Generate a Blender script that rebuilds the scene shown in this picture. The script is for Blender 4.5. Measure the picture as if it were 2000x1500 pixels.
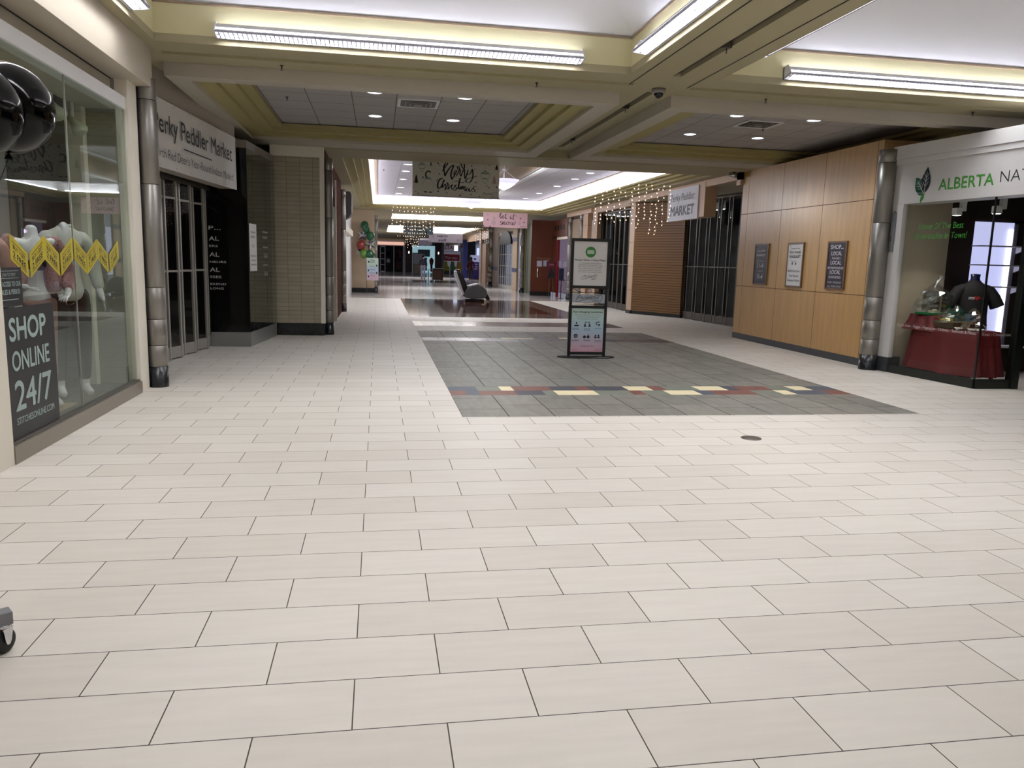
import bpy, bmesh, math, random
from mathutils import Vector, Matrix
for _o in list(bpy.data.objects): bpy.data.objects.remove(_o, do_unlink=True)
SC = bpy.context.scene; COL = SC.collection
random.seed(7)
# ---------------------------------------------------------------- camera
_cam = bpy.data.cameras.new('camera'); CAM = bpy.data.objects.new('camera', _cam); COL.objects.link(CAM)
_cam.sensor_width = 36.0; _cam.lens = 1511.683*36/2000; _cam.clip_start = 0.05; _cam.clip_end = 300
_R = Matrix(((0.9854421847918977, 5.701352528635984e-05, -0.17001087371703286),
             (-0.16784661984253774, 0.15938044692284067, -0.9728439676259039),
             (0.027040943770615392, 0.9872172354087695, 0.1570697853562578)))
CAM.matrix_world = Matrix.Translation((0, 0, 1.5)) @ _R.to_4x4()
SC.camera = CAM
# ---------------------------------------------------------------- world, exposure
W = bpy.data.worlds.new('world'); SC.world = W; W.use_nodes = True
W.node_tree.nodes['Background'].inputs[0].default_value = (0.75, 0.8, 1.0, 1)
W.node_tree.nodes['Background'].inputs[1].default_value = 0.3
SC.view_settings.view_transform = 'Standard'; SC.view_settings.look = 'None'
SC.view_settings.exposure = EXPO = 0.12; SC.view_settings.gamma = 1.0; SC.view_settings.use_curve_mapping = False
SC.display_settings.display_device = 'sRGB'
TUBE = 6.5      # fluorescent tube radiance
COVE = 34.0       # cove lamp radiance
AREA = 82.0      # watts of one four-tube fixture
DOWN = 6.0      # downlight lens radiance
# ---------------------------------------------------------------- helpers
def lin(c):
    return tuple(((v/12.92) if v <= 0.04045 else ((v+0.055)/1.055)**2.4) for v in c)
def hexc(h):
    h = h.lstrip('#'); return lin(tuple(int(h[i:i+2], 16)/255 for i in (0, 2, 4)))
_M = {}
def mat(name, col, rough=0.6, metal=0.0, emit=0.0, noise=0.0, nscale=20.0, spec=0.5, coat=0.0, stretch=None, bump=0.0, ecol=None):
    if name in _M: return _M[name]
    m = bpy.data.materials.new(name); m.use_nodes = True; nt = m.node_tree; b = nt.nodes['Principled BSDF']
    c = hexc(col) if isinstance(col, str) else col
    b.inputs['Base Color'].default_value = (*c, 1); b.inputs['Roughness'].default_value = rough
    b.inputs['Metallic'].default_value = metal; b.inputs['Specular IOR Level'].default_value = spec
    b.inputs['Coat Weight'].default_value = coat
    if emit:
        b.inputs['Emission Color'].default_value = (*(hexc(ecol) if ecol else c), 1); b.inputs['Emission Strength'].default_value = emit
    if noise or bump:
        tc = nt.nodes.new('ShaderNodeTexCoord'); mp = nt.nodes.new('ShaderNodeMapping'); nz = nt.nodes.new('ShaderNodeTexNoise')
        nz.inputs['Scale'].default_value = nscale; nz.inputs['Detail'].default_value = 5
        if stretch: mp.inputs['Scale'].default_value = stretch
        nt.links.new(tc.outputs['Object'], mp.inputs[0]); nt.links.new(mp.outputs[0], nz.inputs[0])
        if noise:
            mx = nt.nodes.new('ShaderNodeMix'); mx.data_type = 'RGBA'
            mx.inputs['A'].default_value = (*[v*(1-noise) for v in c], 1); mx.inputs['B'].default_value = (*[min(1, v*(1+noise)) for v in c], 1)
            nt.links.new(nz.outputs[0], mx.inputs['Factor']); nt.links.new(mx.outputs['Result'], b.inputs['Base Color'])
        if bump:
            bp = nt.nodes.new('ShaderNodeBump'); bp.inputs['Strength'].default_value = bump; bp.inputs['Distance'].default_value = 0.02
            nt.links.new(nz.outputs[0], bp.inputs['Height']); nt.links.new(bp.outputs[0], b.inputs['Normal'])
    _M[name] = m; return m
def glass(name, tint, refl=0.03, rough=0.0):
    if name in _M: return _M[name]
    m = bpy.data.materials.new(name); m.use_nodes = True; nt = m.node_tree; nt.nodes.clear(); L = nt.links.new
    o = nt.nodes.new('ShaderNodeOutputMaterial'); t = nt.nodes.new('ShaderNodeBsdfTransparent'); g = nt.nodes.new('ShaderNodeBsdfGlossy')
    mx = nt.nodes.new('ShaderNodeMixShader'); lw = nt.nodes.new('ShaderNodeLayerWeight'); pw = nt.nodes.new('ShaderNodeMath'); ad = nt.nodes.new('ShaderNodeMath')
    lw.inputs[0].default_value = 0.5; pw.operation = 'POWER'; pw.inputs[1].default_value = 5.0
    ad.operation = 'MULTIPLY_ADD'; ad.inputs[1].default_value = 0.7; ad.inputs[2].default_value = refl; ad.use_clamp = True
    t.inputs[0].default_value = (*[v**0.5 for v in tint], 1); g.inputs[0].default_value = (0.9, 0.95, 0.92, 1); g.inputs['Roughness'].default_value = rough
    L(lw.outputs['Facing'], pw.inputs[0]); L(pw.outputs[0], ad.inputs[0]); L(ad.outputs[0], mx.inputs[0]); L(t.outputs[0], mx.inputs[1])
    L(g.outputs[0], mx.inputs[2]); L(mx.outputs[0], o.inputs[0]); _M[name] = m; return m
def brickmat(name, c1, c2, mortar, bw, rh, ms, rough=0.4, offset=0.5, shift=(0, 0), axes='xy', vary=0.5, noise=0.06, nstretch=(1.2, 9, 1), bump=0.1, spec=0.5, smooth=0.1):
    m = bpy.data.materials.new(name); m.use_nodes = True; nt = m.node_tree; b = nt.nodes['Principled BSDF']; L = nt.links.new
    ge = nt.nodes.new('ShaderNodeNewGeometry'); sp = nt.nodes.new('ShaderNodeSeparateXYZ'); L(ge.outputs['Position'], sp.inputs[0])
    cb = nt.nodes.new('ShaderNodeCombineXYZ'); A = {'x': 0, 'y': 1, 'z': 2}
    L(sp.outputs[A[axes[0]]], cb.inputs[0]); L(sp.outputs[A[axes[1]]], cb.inputs[1])
    ad = nt.nodes.new('ShaderNodeVectorMath'); ad.operation = 'ADD'; ad.inputs[1].default_value = (shift[0], shift[1], 0); L(cb.outputs[0], ad.inputs[0])
    br = nt.nodes.new('ShaderNodeTexBrick'); br.offset = offset; br.inputs['Scale'].default_value = 1
    br.inputs['Brick Width'].default_value = bw; br.inputs['Row Height'].default_value = rh; br.inputs['Mortar Size'].default_value = ms
    br.inputs['Mortar Smooth'].default_value = smooth; br.inputs['Bias'].default_value = 0
    br.inputs['Color1'].default_value = (*hexc(c1), 1); br.inputs['Color2'].default_value = (*hexc(c2), 1); br.inputs['Mortar'].default_value = (*hexc(mortar), 1)
    L(ad.outputs[0], br.inputs['Vector'])
    mp = nt.nodes.new('ShaderNodeMapping'); mp.inputs['Scale'].default_value = nstretch; L(ad.outputs[0], mp.inputs[0])
    nz = nt.nodes.new('ShaderNodeTexNoise'); nz.inputs['Scale'].default_value = 2.0; nz.inputs['Detail'].default_value = 6; L(mp.outputs[0], nz.inputs[0])
    mr = nt.nodes.new('ShaderNodeMapRange'); mr.inputs[3].default_value = 1-noise; mr.inputs[4].default_value = 1+noise; mr.inputs[1].default_value = 0.3; mr.inputs[2].default_value = 0.7; L(nz.outputs[0], mr.inputs[0])
    mu = nt.nodes.new('ShaderNodeVectorMath'); mu.operation = 'SCALE'; L(br.outputs['Color'], mu.inputs[0]); L(mr.outputs[0], mu.inputs['Scale'])
    L(mu.outputs[0], b.inputs['Base Color'])
    rr = nt.nodes.new('ShaderNodeMapRange'); rr.inputs[3].default_value = rough; rr.inputs[4].default_value = 0.85; L(br.outputs['Fac'], rr.inputs[0]); L(rr.outputs[0], b.inputs['Roughness'])
    b.inputs['Specular IOR Level'].default_value = spec
    if bump:
        bp = nt.nodes.new('ShaderNodeBump'); bp.invert = True; bp.inputs['Strength'].default_value = bump; bp.inputs['Distance'].default_value = 0.003
        L(br.outputs['Fac'], bp.inputs['Height']); L(bp.outputs[0], b.inputs['Normal'])
    return m

class MB:
    """collects shapes; link() makes ONE mesh object"""
    def __init__(s): s.v = []; s.f = []; s.mi = []; s.sm = []; s.m = 0; s.smooth = False
    def add(s, vs, fs):
        n = len(s.v); s.v += [tuple(v) for v in vs]
        for f in fs: s.f.append([i+n for i in f]); s.mi.append(s.m); s.sm.append(s.smooth)
        return s
    def box(s, x0, y0, z0, x1, y1, z1):
        x0, x1 = min(x0, x1), max(x0, x1); y0, y1 = min(y0, y1), max(y0, y1); z0, z1 = min(z0, z1), max(z0, z1)
        vs = [(x0, y0, z0), (x1, y0, z0), (x1, y1, z0), (x0, y1, z0), (x0, y0, z1), (x1, y0, z1), (x1, y1, z1), (x0, y1, z1)]
        return s.add(vs, [(3, 2, 1, 0), (4, 5, 6, 7), (0, 1, 5, 4), (1, 2, 6, 5), (2, 3, 7, 6), (3, 0, 4, 7)])
    def quad(s, a, b, c, d): return s.add([a, b, c, d], [(0, 1, 2, 3)])
    def seg(s, p, q, t, z0, z1, z2=None, z3=None):
        """vertical wall slab from p to q (xy), thickness t to the right of p->q"""
        d = Vector((q[0]-p[0], q[1]-p[1])).normalized(); n = Vector((d.y, -d.x))*t
        z2 = z0 if z2 is None else z2; z3 = z1 if z3 is None else z3
        vs = [(p[0], p[1], z0), (q[0], q[1], z2), (q[0]+n.x, q[1]+n.y, z2), (p[0]+n.x, p[1]+n.y, z0),
              (p[0], p[1], z1), (q[0], q[1], z3), (q[0]+n.x, q[1]+n.y, z3), (p[0]+n.x, p[1]+n.y, z1)]
        return s.add(vs, [(3, 2, 1, 0), (4, 5, 6, 7), (0, 1, 5, 4), (1, 2, 6, 5), (2, 3, 7, 6), (3, 0, 4, 7)])
    def prism(s, pts, axis, a, b):
        """polygon pts (2D) extruded along axis from a to b"""
        def P(p, t): return {'x': (t, p[0], p[1]), 'y': (p[0], t, p[1]), 'z': (p[0], p[1], t)}[axis]
        n = len(pts); vs = [P(p, a) for p in pts]+[P(p, b) for p in pts]
        fs = [list(range(n))[::-1], list(range(n, 2*n))]+[[i, (i+1) % n, n+(i+1) % n, n+i] for i in range(n)]
        return s.add(vs, fs)
    def tube(s, pts, r, n=8, cap=True, smooth=True):
        old = s.smooth; s.smooth = smooth
        pts = [Vector(p) for p in pts]; N = len(pts); rs = r if isinstance(r, (list, tuple)) else [r]*N
        rings = []; up = Vector((0, 0, 1))
        for i, p in enumerate(pts):
            d = (pts[min(i+1, N-1)]-pts[max(i-1, 0)]).normalized()
            a = d.cross(up) if abs(d.dot(up)) < 0.98 else d.cross(Vector((1, 0, 0)))
            a.normalize(); b = d.cross(a).normalized()
            rings.append([p+(a*math.cos(2*math.pi*k/n)+b*math.sin(2*math.pi*k/n))*rs[i] for k in range(n)])
        vs = [v for r_ in rings for v in r_]; fs = []
        for i in range(N-1):
            for k in range(n): fs.append((i*n+k, i*n+(k+1) % n, (i+1)*n+(k+1) % n, (i+1)*n+k))
        if cap: fs += [list(range(n))[::-1], [(N-1)*n+k for k in range(n)]]
        s.add(vs, fs); s.smooth = old; return s
    def lathe(s, prof, c=(0, 0, 0), n=24, a0=0, a1=2*math.pi, smooth=True, axis='z', sx=1.0, sy=1.0):
        old = s.smooth; s.smooth = smooth; full = abs(a1-a0-2*math.pi) < 1e-6; m = n if full else n+1
        vs = []
        for (r, z) in prof:
            for k in range(m):
                a = a0+(a1-a0)*k/n; x, y = r*math.cos(a)*sx, r*math.sin(a)*sy
                vs.append({'z': (c[0]+x, c[1]+y, c[2]+z), 'x': (c[0]+z, c[1]+x, c[2]+y), 'y': (c[0]+x, c[1]+z, c[2]+y)}[axis])
        fs = []
        for i in range(len(prof)-1):
            for k in range(n if full else n): fs.append((i*m+k, i*m+(k+1) % m, (i+1)*m+(k+1) % m, (i+1)*m+k))
        s.add(vs, fs); s.smooth = old; return s
    def sphere(s, c, r, n=16, m=10, sx=1, sy=1, sz=1):
        prof = [(max(r*math.sin(math.pi*i/m), 1e-5), -r*math.cos(math.pi*i/m)*sz) for i in range(m+1)]
        return s.lathe(prof, c, n, sx=sx, sy=sy)
    def hole(s, X0, X1, Y0, Y1, holes, z0, z1):
        xs = sorted({X0, X1, *[h[0] for h in holes], *[h[1] for h in holes]}); ys = sorted({Y0, Y1, *[h[2] for h in holes], *[h[3] for h in holes]})
        xs = [x for x in xs if X0 <= x <= X1]; ys = [y for y in ys if Y0 <= y <= Y1]
        for i in range(len(xs)-1):
            for j in range(len(ys)-1):
                cx, cy = (xs[i]+xs[i+1])/2, (ys[j]+ys[j+1])/2
                if any(h[0] < cx < h[1] and h[2] < cy < h[3] for h in holes): continue
                s.box(xs[i], ys[j], z0, xs[i+1], ys[j+1], z1)
        return s
    def ring(s, o, i, z0, z1): return s.hole(o[0], o[1], o[2], o[3], [i], z0, z1)
    def plane_pts(s, fr, pts, off=0.001):
        """polygon in a sign frame"""
        return s.add([fr(p[0], p[1], off) for p in pts], [list(range(len(pts)))])
    def stroke(s, fr, pts, w, off=0.0015, cal=0.0):
        P = smooth_line([Vector((p[0], p[1])) for p in pts]); n = len(P); vs = []
        for i, p in enumerate(P):
            d = (P[min(i+1, n-1)]-P[max(i-1, 0)])
            if d.length < 1e-9: d = Vector((1, 0))
            d.normalize(); ww = w*(1-cal+cal*abs(d.y)**1.5)/2
            q = Vector((-d.y, d.x))*ww
            vs += [fr(p.x+q.x, p.y+q.y, off), fr(p.x-q.x, p.y-q.y, off)]
        return s.add(vs, [(2*i, 2*i+1, 2*i+3, 2*i+2) for i in range(n-1)])
    def disc(s, fr, cx, cy, rx, ry=None, n=16, off=0.001):
        ry = ry or rx; return s.plane_pts(fr, [(cx+rx*math.cos(2*math.pi*k/n), cy+ry*math.sin(2*math.pi*k/n)) for k in range(n)], off)
    def rect(s, fr, x0, y0, x1, y1, off=0.001): return s.plane_pts(fr, [(x0, y0), (x1, y0), (x1, y1), (x0, y1)], off)
    def text(s, fr, txt, x, y, h, w=None, off=0.0015, bold=0.0, shear=0.0, align='c'):
        if bold > 0:
            for q in ((-1, 0), (0, 0), (1, 0), (0, 1), (0, -1)):
                k = h/0.73; s.text((lambda X, Y, o=0.0, q=q: fr(X+q[0]*bold*k*.8, Y+q[1]*bold*k*.8, o+.00008*(q[0]+2*q[1]))), txt, x, y, h, w, off, 0, shear, align)
            return s
        vs, fs = text_geo(txt, bold, shear)
        if not vs: return s
        x0 = min(v[0] for v in vs); x1 = max(v[0] for v in vs); k = h/0.73
        kx = (w/(x1-x0)) if w else k
        ox = x-(x0+x1)/2*kx if align == 'c' else (x-x0*kx if align == 'l' else x-x1*kx)
        return s.add([fr(v[0]*kx+ox, v[1]*k+y, off) for v in vs], fs)
    def link(s, name, mats, parent=None, loc=None, bevel=0.0, flip=False):
        me = bpy.data.meshes.new(name)
        off = Vector((0, 0, 0)) if loc is None else Vector(loc)
        me.from_pydata([tuple(Vector(v)-off) for v in s.v], [], s.f)
        if not isinstance(mats, (list, tuple)): mats = [mats]
        for m in mats: me.materials.append(m)
        for p, i, sm in zip(me.polygons, s.mi, s.sm): p.material_index = min(i, len(mats)-1); p.use_smooth = sm
        me.update()
        o = bpy.data.objects.new(name, me); COL.objects.link(o)
        if loc is not None: o.location = loc
        if parent: o.parent = parent
        if bevel:
            b = o.modifiers.new('bevel', 'BEVEL'); b.width = bevel; b.segments = 2; b.limit_method = 'ANGLE'
        return o
def smooth_line(P, k=5):
    if len(P) < 3: return P
    out = []
    for i in range(len(P)-1):
        p0 = P[max(i-1, 0)]; p1 = P[i]; p2 = P[i+1]; p3 = P[min(i+2, len(P)-1)]
        for j in range(k):
            t = j/k
            out.append(0.5*((2*p1)+(p2-p0)*t+(2*p0-5*p1+4*p2-p3)*t*t+(3*p1-p0-3*p2+p3)*t**3))
    out.append(P[-1]); return out
_T = {}
def text_geo(txt, bold, shear):
    key = (txt, bold, shear)
    if key in _T: return _T[key]
    cu = bpy.data.curves.new('glyphs', 'FONT'); cu.body = txt; cu.size = 1.0; cu.offset = bold; cu.shear = shear; cu.resolution_u = 4
    o = bpy.data.objects.new('glyphs', cu); COL.objects.link(o)
    dg = bpy.context.evaluated_depsgraph_get(); dg.update(); me = bpy.data.meshes.new_from_object(o.evaluated_get(dg))
    r = ([tuple(v.co) for v in me.vertices], [list(p.vertices) for p in me.polygons])
    bpy.data.objects.remove(o); bpy.data.curves.remove(cu); bpy.data.meshes.remove(me)
    _T[key] = r; return r
def frame(o, r, u=(0, 0, 1)):
    """sign frame: origin, direction of reading, up; normal = r x u faces the reader"""
    o = Vector(o); r = Vector(r).normalized(); u = Vector(u).normalized(); n = r.cross(u)
    return lambda x, y, off=0.0: tuple(o+r*x+u*y+n*off)
def tag(o, label=None, cat=None, group=None, kind=None):
    if label: o['label'] = label
    if cat: o['category'] = cat
    if group: o['group'] = group
    if kind: o['kind'] = kind
    return o
def thing(name, label, cat, loc=(0, 0, 0), rz=0.0, group=None):
    o = bpy.data.objects.new(name, None); o.empty_display_size = 0.1; COL.objects.link(o); o.location = loc; o.rotation_euler = (0, 0, rz)
    return tag(o, label, cat, group)
def struct(name, mb, m, parent=None, **k):
    o = mb.link(name, m, parent, **k)
    if parent is None: o['kind'] = 'structure'
    return o
def dup(root, loc, rz=None, label=None, group=None):
    r = root.copy(); COL.objects.link(r); r.location = loc
    if rz is not None: r.rotation_euler = (0, 0, rz)
    if label: r['label'] = label
    if group: r['group'] = group
    for ch in list(root.children):
        c = ch.copy(); COL.objects.link(c); c.parent = r
        for g in list(ch.children):
            d = g.copy(); COL.objects.link(d); d.parent = c
    return r
def skin(name, nodes, edges, m, parent=None, sub=2, loc=None):
    """nodes: {key:(x,y,z,r[,ry])}; first key is the root"""
    keys = list(nodes); me = bpy.data.meshes.new(name)
    me.from_pydata([nodes[k][:3] for k in keys], [(keys.index(a), keys.index(b)) for a, b in edges], [])
    o = bpy.data.objects.new(name, me); COL.objects.link(o)
    md = o.modifiers.new('skin', 'SKIN'); md.use_smooth_shade = True; md.branch_smoothing = 0.6
    sv = me.skin_vertices[0].data
    for i, k in enumerate(keys):
        r = nodes[k]; sv[i].radius = (r[3], r[4] if len(r) > 4 else r[3]); sv[i].use_root = (i == 0)
    s = o.modifiers.new('sub', 'SUBSURF'); s.levels = sub; s.render_levels = sub
    dg = bpy.context.evaluated_depsgraph_get(); dg.update(); m2 = bpy.data.meshes.new_from_object(o.evaluated_get(dg))
    bpy.data.objects.remove(o); m2.name = name; m2.materials.clear(); m2.materials.append(m)
    for p in m2.polygons: p.use_smooth = True
    r = bpy.data.objects.new(name, m2); COL.objects.link(r)
    if parent: r.parent = parent
    return r
# ---------------------------------------------------------------- palette
CREAM = mat('cream_paint', '#e6dfd0', 0.75, noise=0.03, nscale=3)
YEL = mat('yellow_paint', '#ddd6ab', 0.75, noise=0.03, nscale=3)
SOFF = mat('soffit_paint', '#a89f80', 0.75, noise=0.03, nscale=3)
FRAMEW = mat('frame_paint', '#b8b1a2', 0.7, noise=0.02, nscale=3)
WHITE = mat('white_paint', '#e4e4e4', 0.6)
VAULT = mat('vault_paint', '#eeeeee', 0.8)
BLK = mat('black', '#0b0b0c', 0.45)
BLKG = mat('black_gloss', '#08080a', 0.08)
DARKTILE = mat('dark_tile', '#1d1f22', 0.25, noise=0.25, nscale=12)
STEEL = mat('brushed_steel', '#8d8983', 0.38, metal=0.75, noise=0.08, nscale=8, stretch=(1, 1, 0.05))
ALU = mat('aluminium', '#aaa69f', 0.4, metal=0.35)
DALU = mat('dark_aluminium', '#5f5a54', 0.4, metal=0.4)
STEPY = mat('step_paint', '#a89d6c', 0.75, noise=0.03, nscale=3)
CHROME = mat('chrome', '#d0d0d4', 0.12, metal=1.0)
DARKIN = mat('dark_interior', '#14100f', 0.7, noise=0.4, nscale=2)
GLS = glass('window_glass', (0.80, 0.86, 0.80), 0.05)
GLS2 = glass('clear_glass', (0.93, 0.95, 0.93), 0.01)
WOOD = mat('maple_panel', '#c39a63', 0.35, noise=0.13, nscale=5, stretch=(6, 6, 0.35))
BROWNW = mat('cherry_panel', '#5e2c14', 0.4, noise=0.2, nscale=6, stretch=(6, 6, 0.4))
PEACH = mat('peach_laminate', '#bfa184', 0.45, noise=0.05, nscale=5)
TAN = mat('tan_panel', '#a98a4f', 0.5, noise=0.1, nscale=5)
TAUPE = mat('taupe_wall', '#9d8a72', 0.6, noise=0.03)
LAMP = mat('fluorescent_tube', '#ffffff', emit=TUBE, ecol='#eef0ff')
COVEL = mat('cove_tube', '#ffffff', emit=COVE, ecol='#ecebff')
DLENS = mat('downlight_lens', '#ffffff', emit=DOWN, ecol='#e8ecff')
INK = mat('black_ink', '#15151a', 0.5)
PAPER = mat('white_vinyl', '#d8d6d4', 0.5)
# ================================================================ FLOOR
SH = (0.084+0.612*20, -2.325+0.308*101)
F_CREAM = brickmat('floor_cream_tile', '#d1cbc1', '#c9c2b7', '#4b443e', 0.612, 0.308, 0.0024, rough=0.46, spec=.3, shift=SH, noise=0.035)
F_GREY = brickmat('floor_grey_slate', '#7f7b72', '#727068', '#2b2825', 0.612, 0.46, 0.005, rough=0.5, spec=.25, offset=.35, axes='yx', shift=(30*.612-7.29, 40*.46-.8), noise=0.16, nstretch=(1.6, 6, 1))
F_GREYD = brickmat('floor_dark_slate', '#605e5b', '#53514f', '#2b2825', 0.612, 0.308, 0.005, rough=0.33, shift=(0.1+0.612*20, SH[1]), noise=0.15)
F_TAUPE = brickmat('floor_taupe_tile', '#857a71', '#7a7067', '#35302c', 0.612, 0.308, 0.005, rough=0.22, shift=(0.2+0.612*20, SH[1]), noise=0.1)
F_TAUPES = brickmat('floor_taupe_polished', '#75695e', '#6f645a', '#463d37', 0.612, 0.308, 0.0022, rough=0.07, shift=(0.2+0.612*20, SH[1]), noise=0.08, bump=0.03)
F_BROWNS = brickmat('floor_brown_polished', '#4a2b20', '#43261d', '#3a241c', 0.612, 0.308, 0.0022, rough=0.06, shift=(0.2+0.612*20, SH[1]), noise=0.15, bump=0.03)
F_CREAMS = brickmat('floor_cream_polished', '#cbc5c2', '#c3bcb8', '#6b635c', 0.612, 0.308, 0.002, rough=0.12, shift=SH, noise=0.03, bump=0.03)
P_SLATE = mat('patch_slate_blue', '#4f535e', 0.5, spec=0.25, noise=0.2, nscale=6); P_RED = mat('patch_brick_red', '#744a40', 0.5, spec=0.25, noise=0.2, nscale=6)
P_CRM = mat('patch_cream', '#dccfa9', 0.5, spec=0.25, noise=0.08, nscale=6); P_GRN = mat('patch_green_slate', '#707568', 0.5, spec=0.25, noise=0.2, nscale=6); P_DK = mat('patch_dark', '#45454c', 0.5, spec=0.25, noise=0.2, nscale=6)
fb = MB(); FM = [F_CREAM, F_GREY, F_GREYD, F_TAUPE, F_TAUPES, F_BROWNS, F_CREAMS, P_SLATE, P_RED, P_CRM, P_GRN, P_DK]
GX0, GX1 = 0.80, 5.73
zones = [(GX0, GX1, 7.29, 16.35, 1), (GX0, GX1, 17.6, 18.85, 3), (GX0, GX1, 20.3, 29.3, 4), (0.75, 6.6, 49.3, 50.3, 4), (2.2, 5.2, 50.3, 54.5, 5)]
xs = sorted({-9, 16, *[v for z in zones for v in z[:2]], 1.9, 5.0}); ys = sorted({-7, 90, *[v for z in zones for v in z[2:4]], 21.2, 28.4, 21.9, 8.5, 9.11, 14.36, 14.97, 15.28})
bandrow = {}
patches = {8.5: [(0.8, .98, 8), (.98, 1.14, 7), (1.14, 1.56, 8), (1.56, 1.89, 11), (1.89, 2.03, 10), (2.03, 2.52, 9), (2.52, 2.94, 10), (2.94, 3.1, 8), (3.1, 3.39, 10), (3.39, 3.78, 9), (3.78, 3.96, 7), (3.96, 4.5, 8), (4.5, 4.82, 10), (4.82, 5.0, 9), (5.0, 5.45, 7), (5.45, 5.73, 8)],
           8.806: [(0.8, 1.14, 7), (1.14, 1.42, 10), (1.42, 1.57, 9), (1.57, 2.03, 8), (2.03, 2.35, 11), (2.35, 2.51, 8), (2.51, 2.97, 11), (2.97, 3.28, 9), (3.28, 3.46, 8), (3.46, 3.88, 10), (3.88, 4.25, 9), (4.25, 4.42, 11), (4.42, 4.85, 8), (4.85, 5.14, 10), (5.14, 5.38, 9), (5.38, 5.73, 7)]}
for i in range(len(xs)-1):
    for j in range(len(ys)-1):
        x0, x1, y0, y1 = xs[i], xs[i+1], ys[j], ys[j+1]; cx, cy = (x0+x1)/2, (y0+y1)/2
        m = 6 if cy > 29.3 else 0
        for z in zones:
            if z[0] < cx < z[1] and z[2] < cy < z[3]: m = z[4]
        if m == 1 and 14.36 < cy < 14.97: m = 2
        if m == 4 and 1.9 < cx < 5.0 and 21.9 < cy < 28.4: m = 5
        if m == 1 and 8.5 < cy < 9.11: continue
        fb.m = m; fb.quad((x0, y0, 0), (x1, y0, 0), (x1, y1, 0), (x0, y1, 0))
for yy, L in patches.items():
    for (a, b_, m) in L: fb.m = m; fb.quad((a, yy, 0), (b_, yy, 0), (b_, yy+0.305, 0), (a, yy+0.305, 0))
fb.m = 9
for (a, b_, y) in [(2.35, 3.0, 14.75), (3.55, 4.0, 14.9), (4.0, 4.4, 14.6)]: fb.quad((a, y, 0.0006), (b_, y, 0.0006), (b_, y+0.24, 0.0006), (a, y+0.24, 0.0006))
struct('floor', fb, FM)

# ================================================================ CEILING
ZA, ZB, ZT = 3.605, 3.46, 3.68
cofs = [(-2.24, 2.79, 3.2, 8.79), (3.85, 9.3, 3.2, 8.79), (-2.24, 2.79, -4.6, 1.8), (3.85, 9.3, -4.6, 1.8)]
FR = [(-2.14, 2.70, 9.93, 14.4), (3.86, 8.70, 9.93, 14.4)]
grooves = [(-2.3, 2.98, 9.19, 9.32), (3.70, 9.6, 9.19, 9.32)]
slots = [(3.27, 3.37, 9.6, 14.5), (3.27, 3.37, 3.4, 8.75)]
mb = MB(); mb.hole(-2.8, 9.8, -7, 15.2, cofs+FR+slots+grooves, ZA, ZA+0.08)
for s in slots: mb.m = 1; mb.box(s[0]-.02, s[2], ZA+0.08, s[1]+.02, s[3], ZA+0.12); mb.m = 0
# raised band strips along the cross beam
mb.m = 2
for g_ in grooves: mb.box(g_[0]-.01, g_[2]-.01, ZA+.035, g_[1]+.01, g_[3]+.01, ZA+.05)
mb.m = 3
for x in (2.93, 3.655): mb.box(x-.006, 3.0, ZA-.004, x+.006, 9.25, ZA+.001)
struct('ceiling', mb, [SOFF, BLK, YEL, DARKIN])
# light coffers: yellow upstands, white hipped vaults
for (x0, x1, y0, y1) in cofs:
    mb = MB(); zt = 3.99; t = 0.06
    mb.box(x0-t, y0-t, ZA+.08, x0, y1+t, zt); mb.box(x1, y0-t, ZA+.08, x1+t, y1+t, zt); mb.box(x0, y0-t, ZA+.08, x1, y0, zt); mb.box(x0, y1, ZA+.08, x1, y1+t, zt)
    mb.m = 1; i = 1.3; zz = 4.95; a, b_ = x0-.02, x1+.02; c, d = y0-.02, y1+.02
    mb.quad((a, d, zt), (b_, d, zt), (b_-i, d-i, zz), (a+i, d-i, zz)); mb.quad((a, c, zt), (a, d, zt), (a+i, d-i, zz), (a+i, c+i, zz))
    mb.quad((b_, d, zt), (b_, c, zt), (b_-i, c+i, zz), (b_-i, d-i, zz)); mb.quad((b_, c, zt), (a, c, zt), (a+i, c+i, zz), (b_-i, c+i, zz))
    mb.quad((a+i, c+i, zz), (a+i, d-i, zz), (b_-i, d-i, zz), (b_-i, c+i, zz))
    mb.m = 2; mb.box(x0, y1-.02, zt-.012, x1, y1, zt+.006); mb.box(x1-.02, y0, zt-.012, x1, y1, zt+.006); mb.box(x0, y0, zt-.012, x0+.02, y1, zt+.006)
    struct('ceiling_coffer', mb, [YEL, VAULT, TAUPE])
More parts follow.
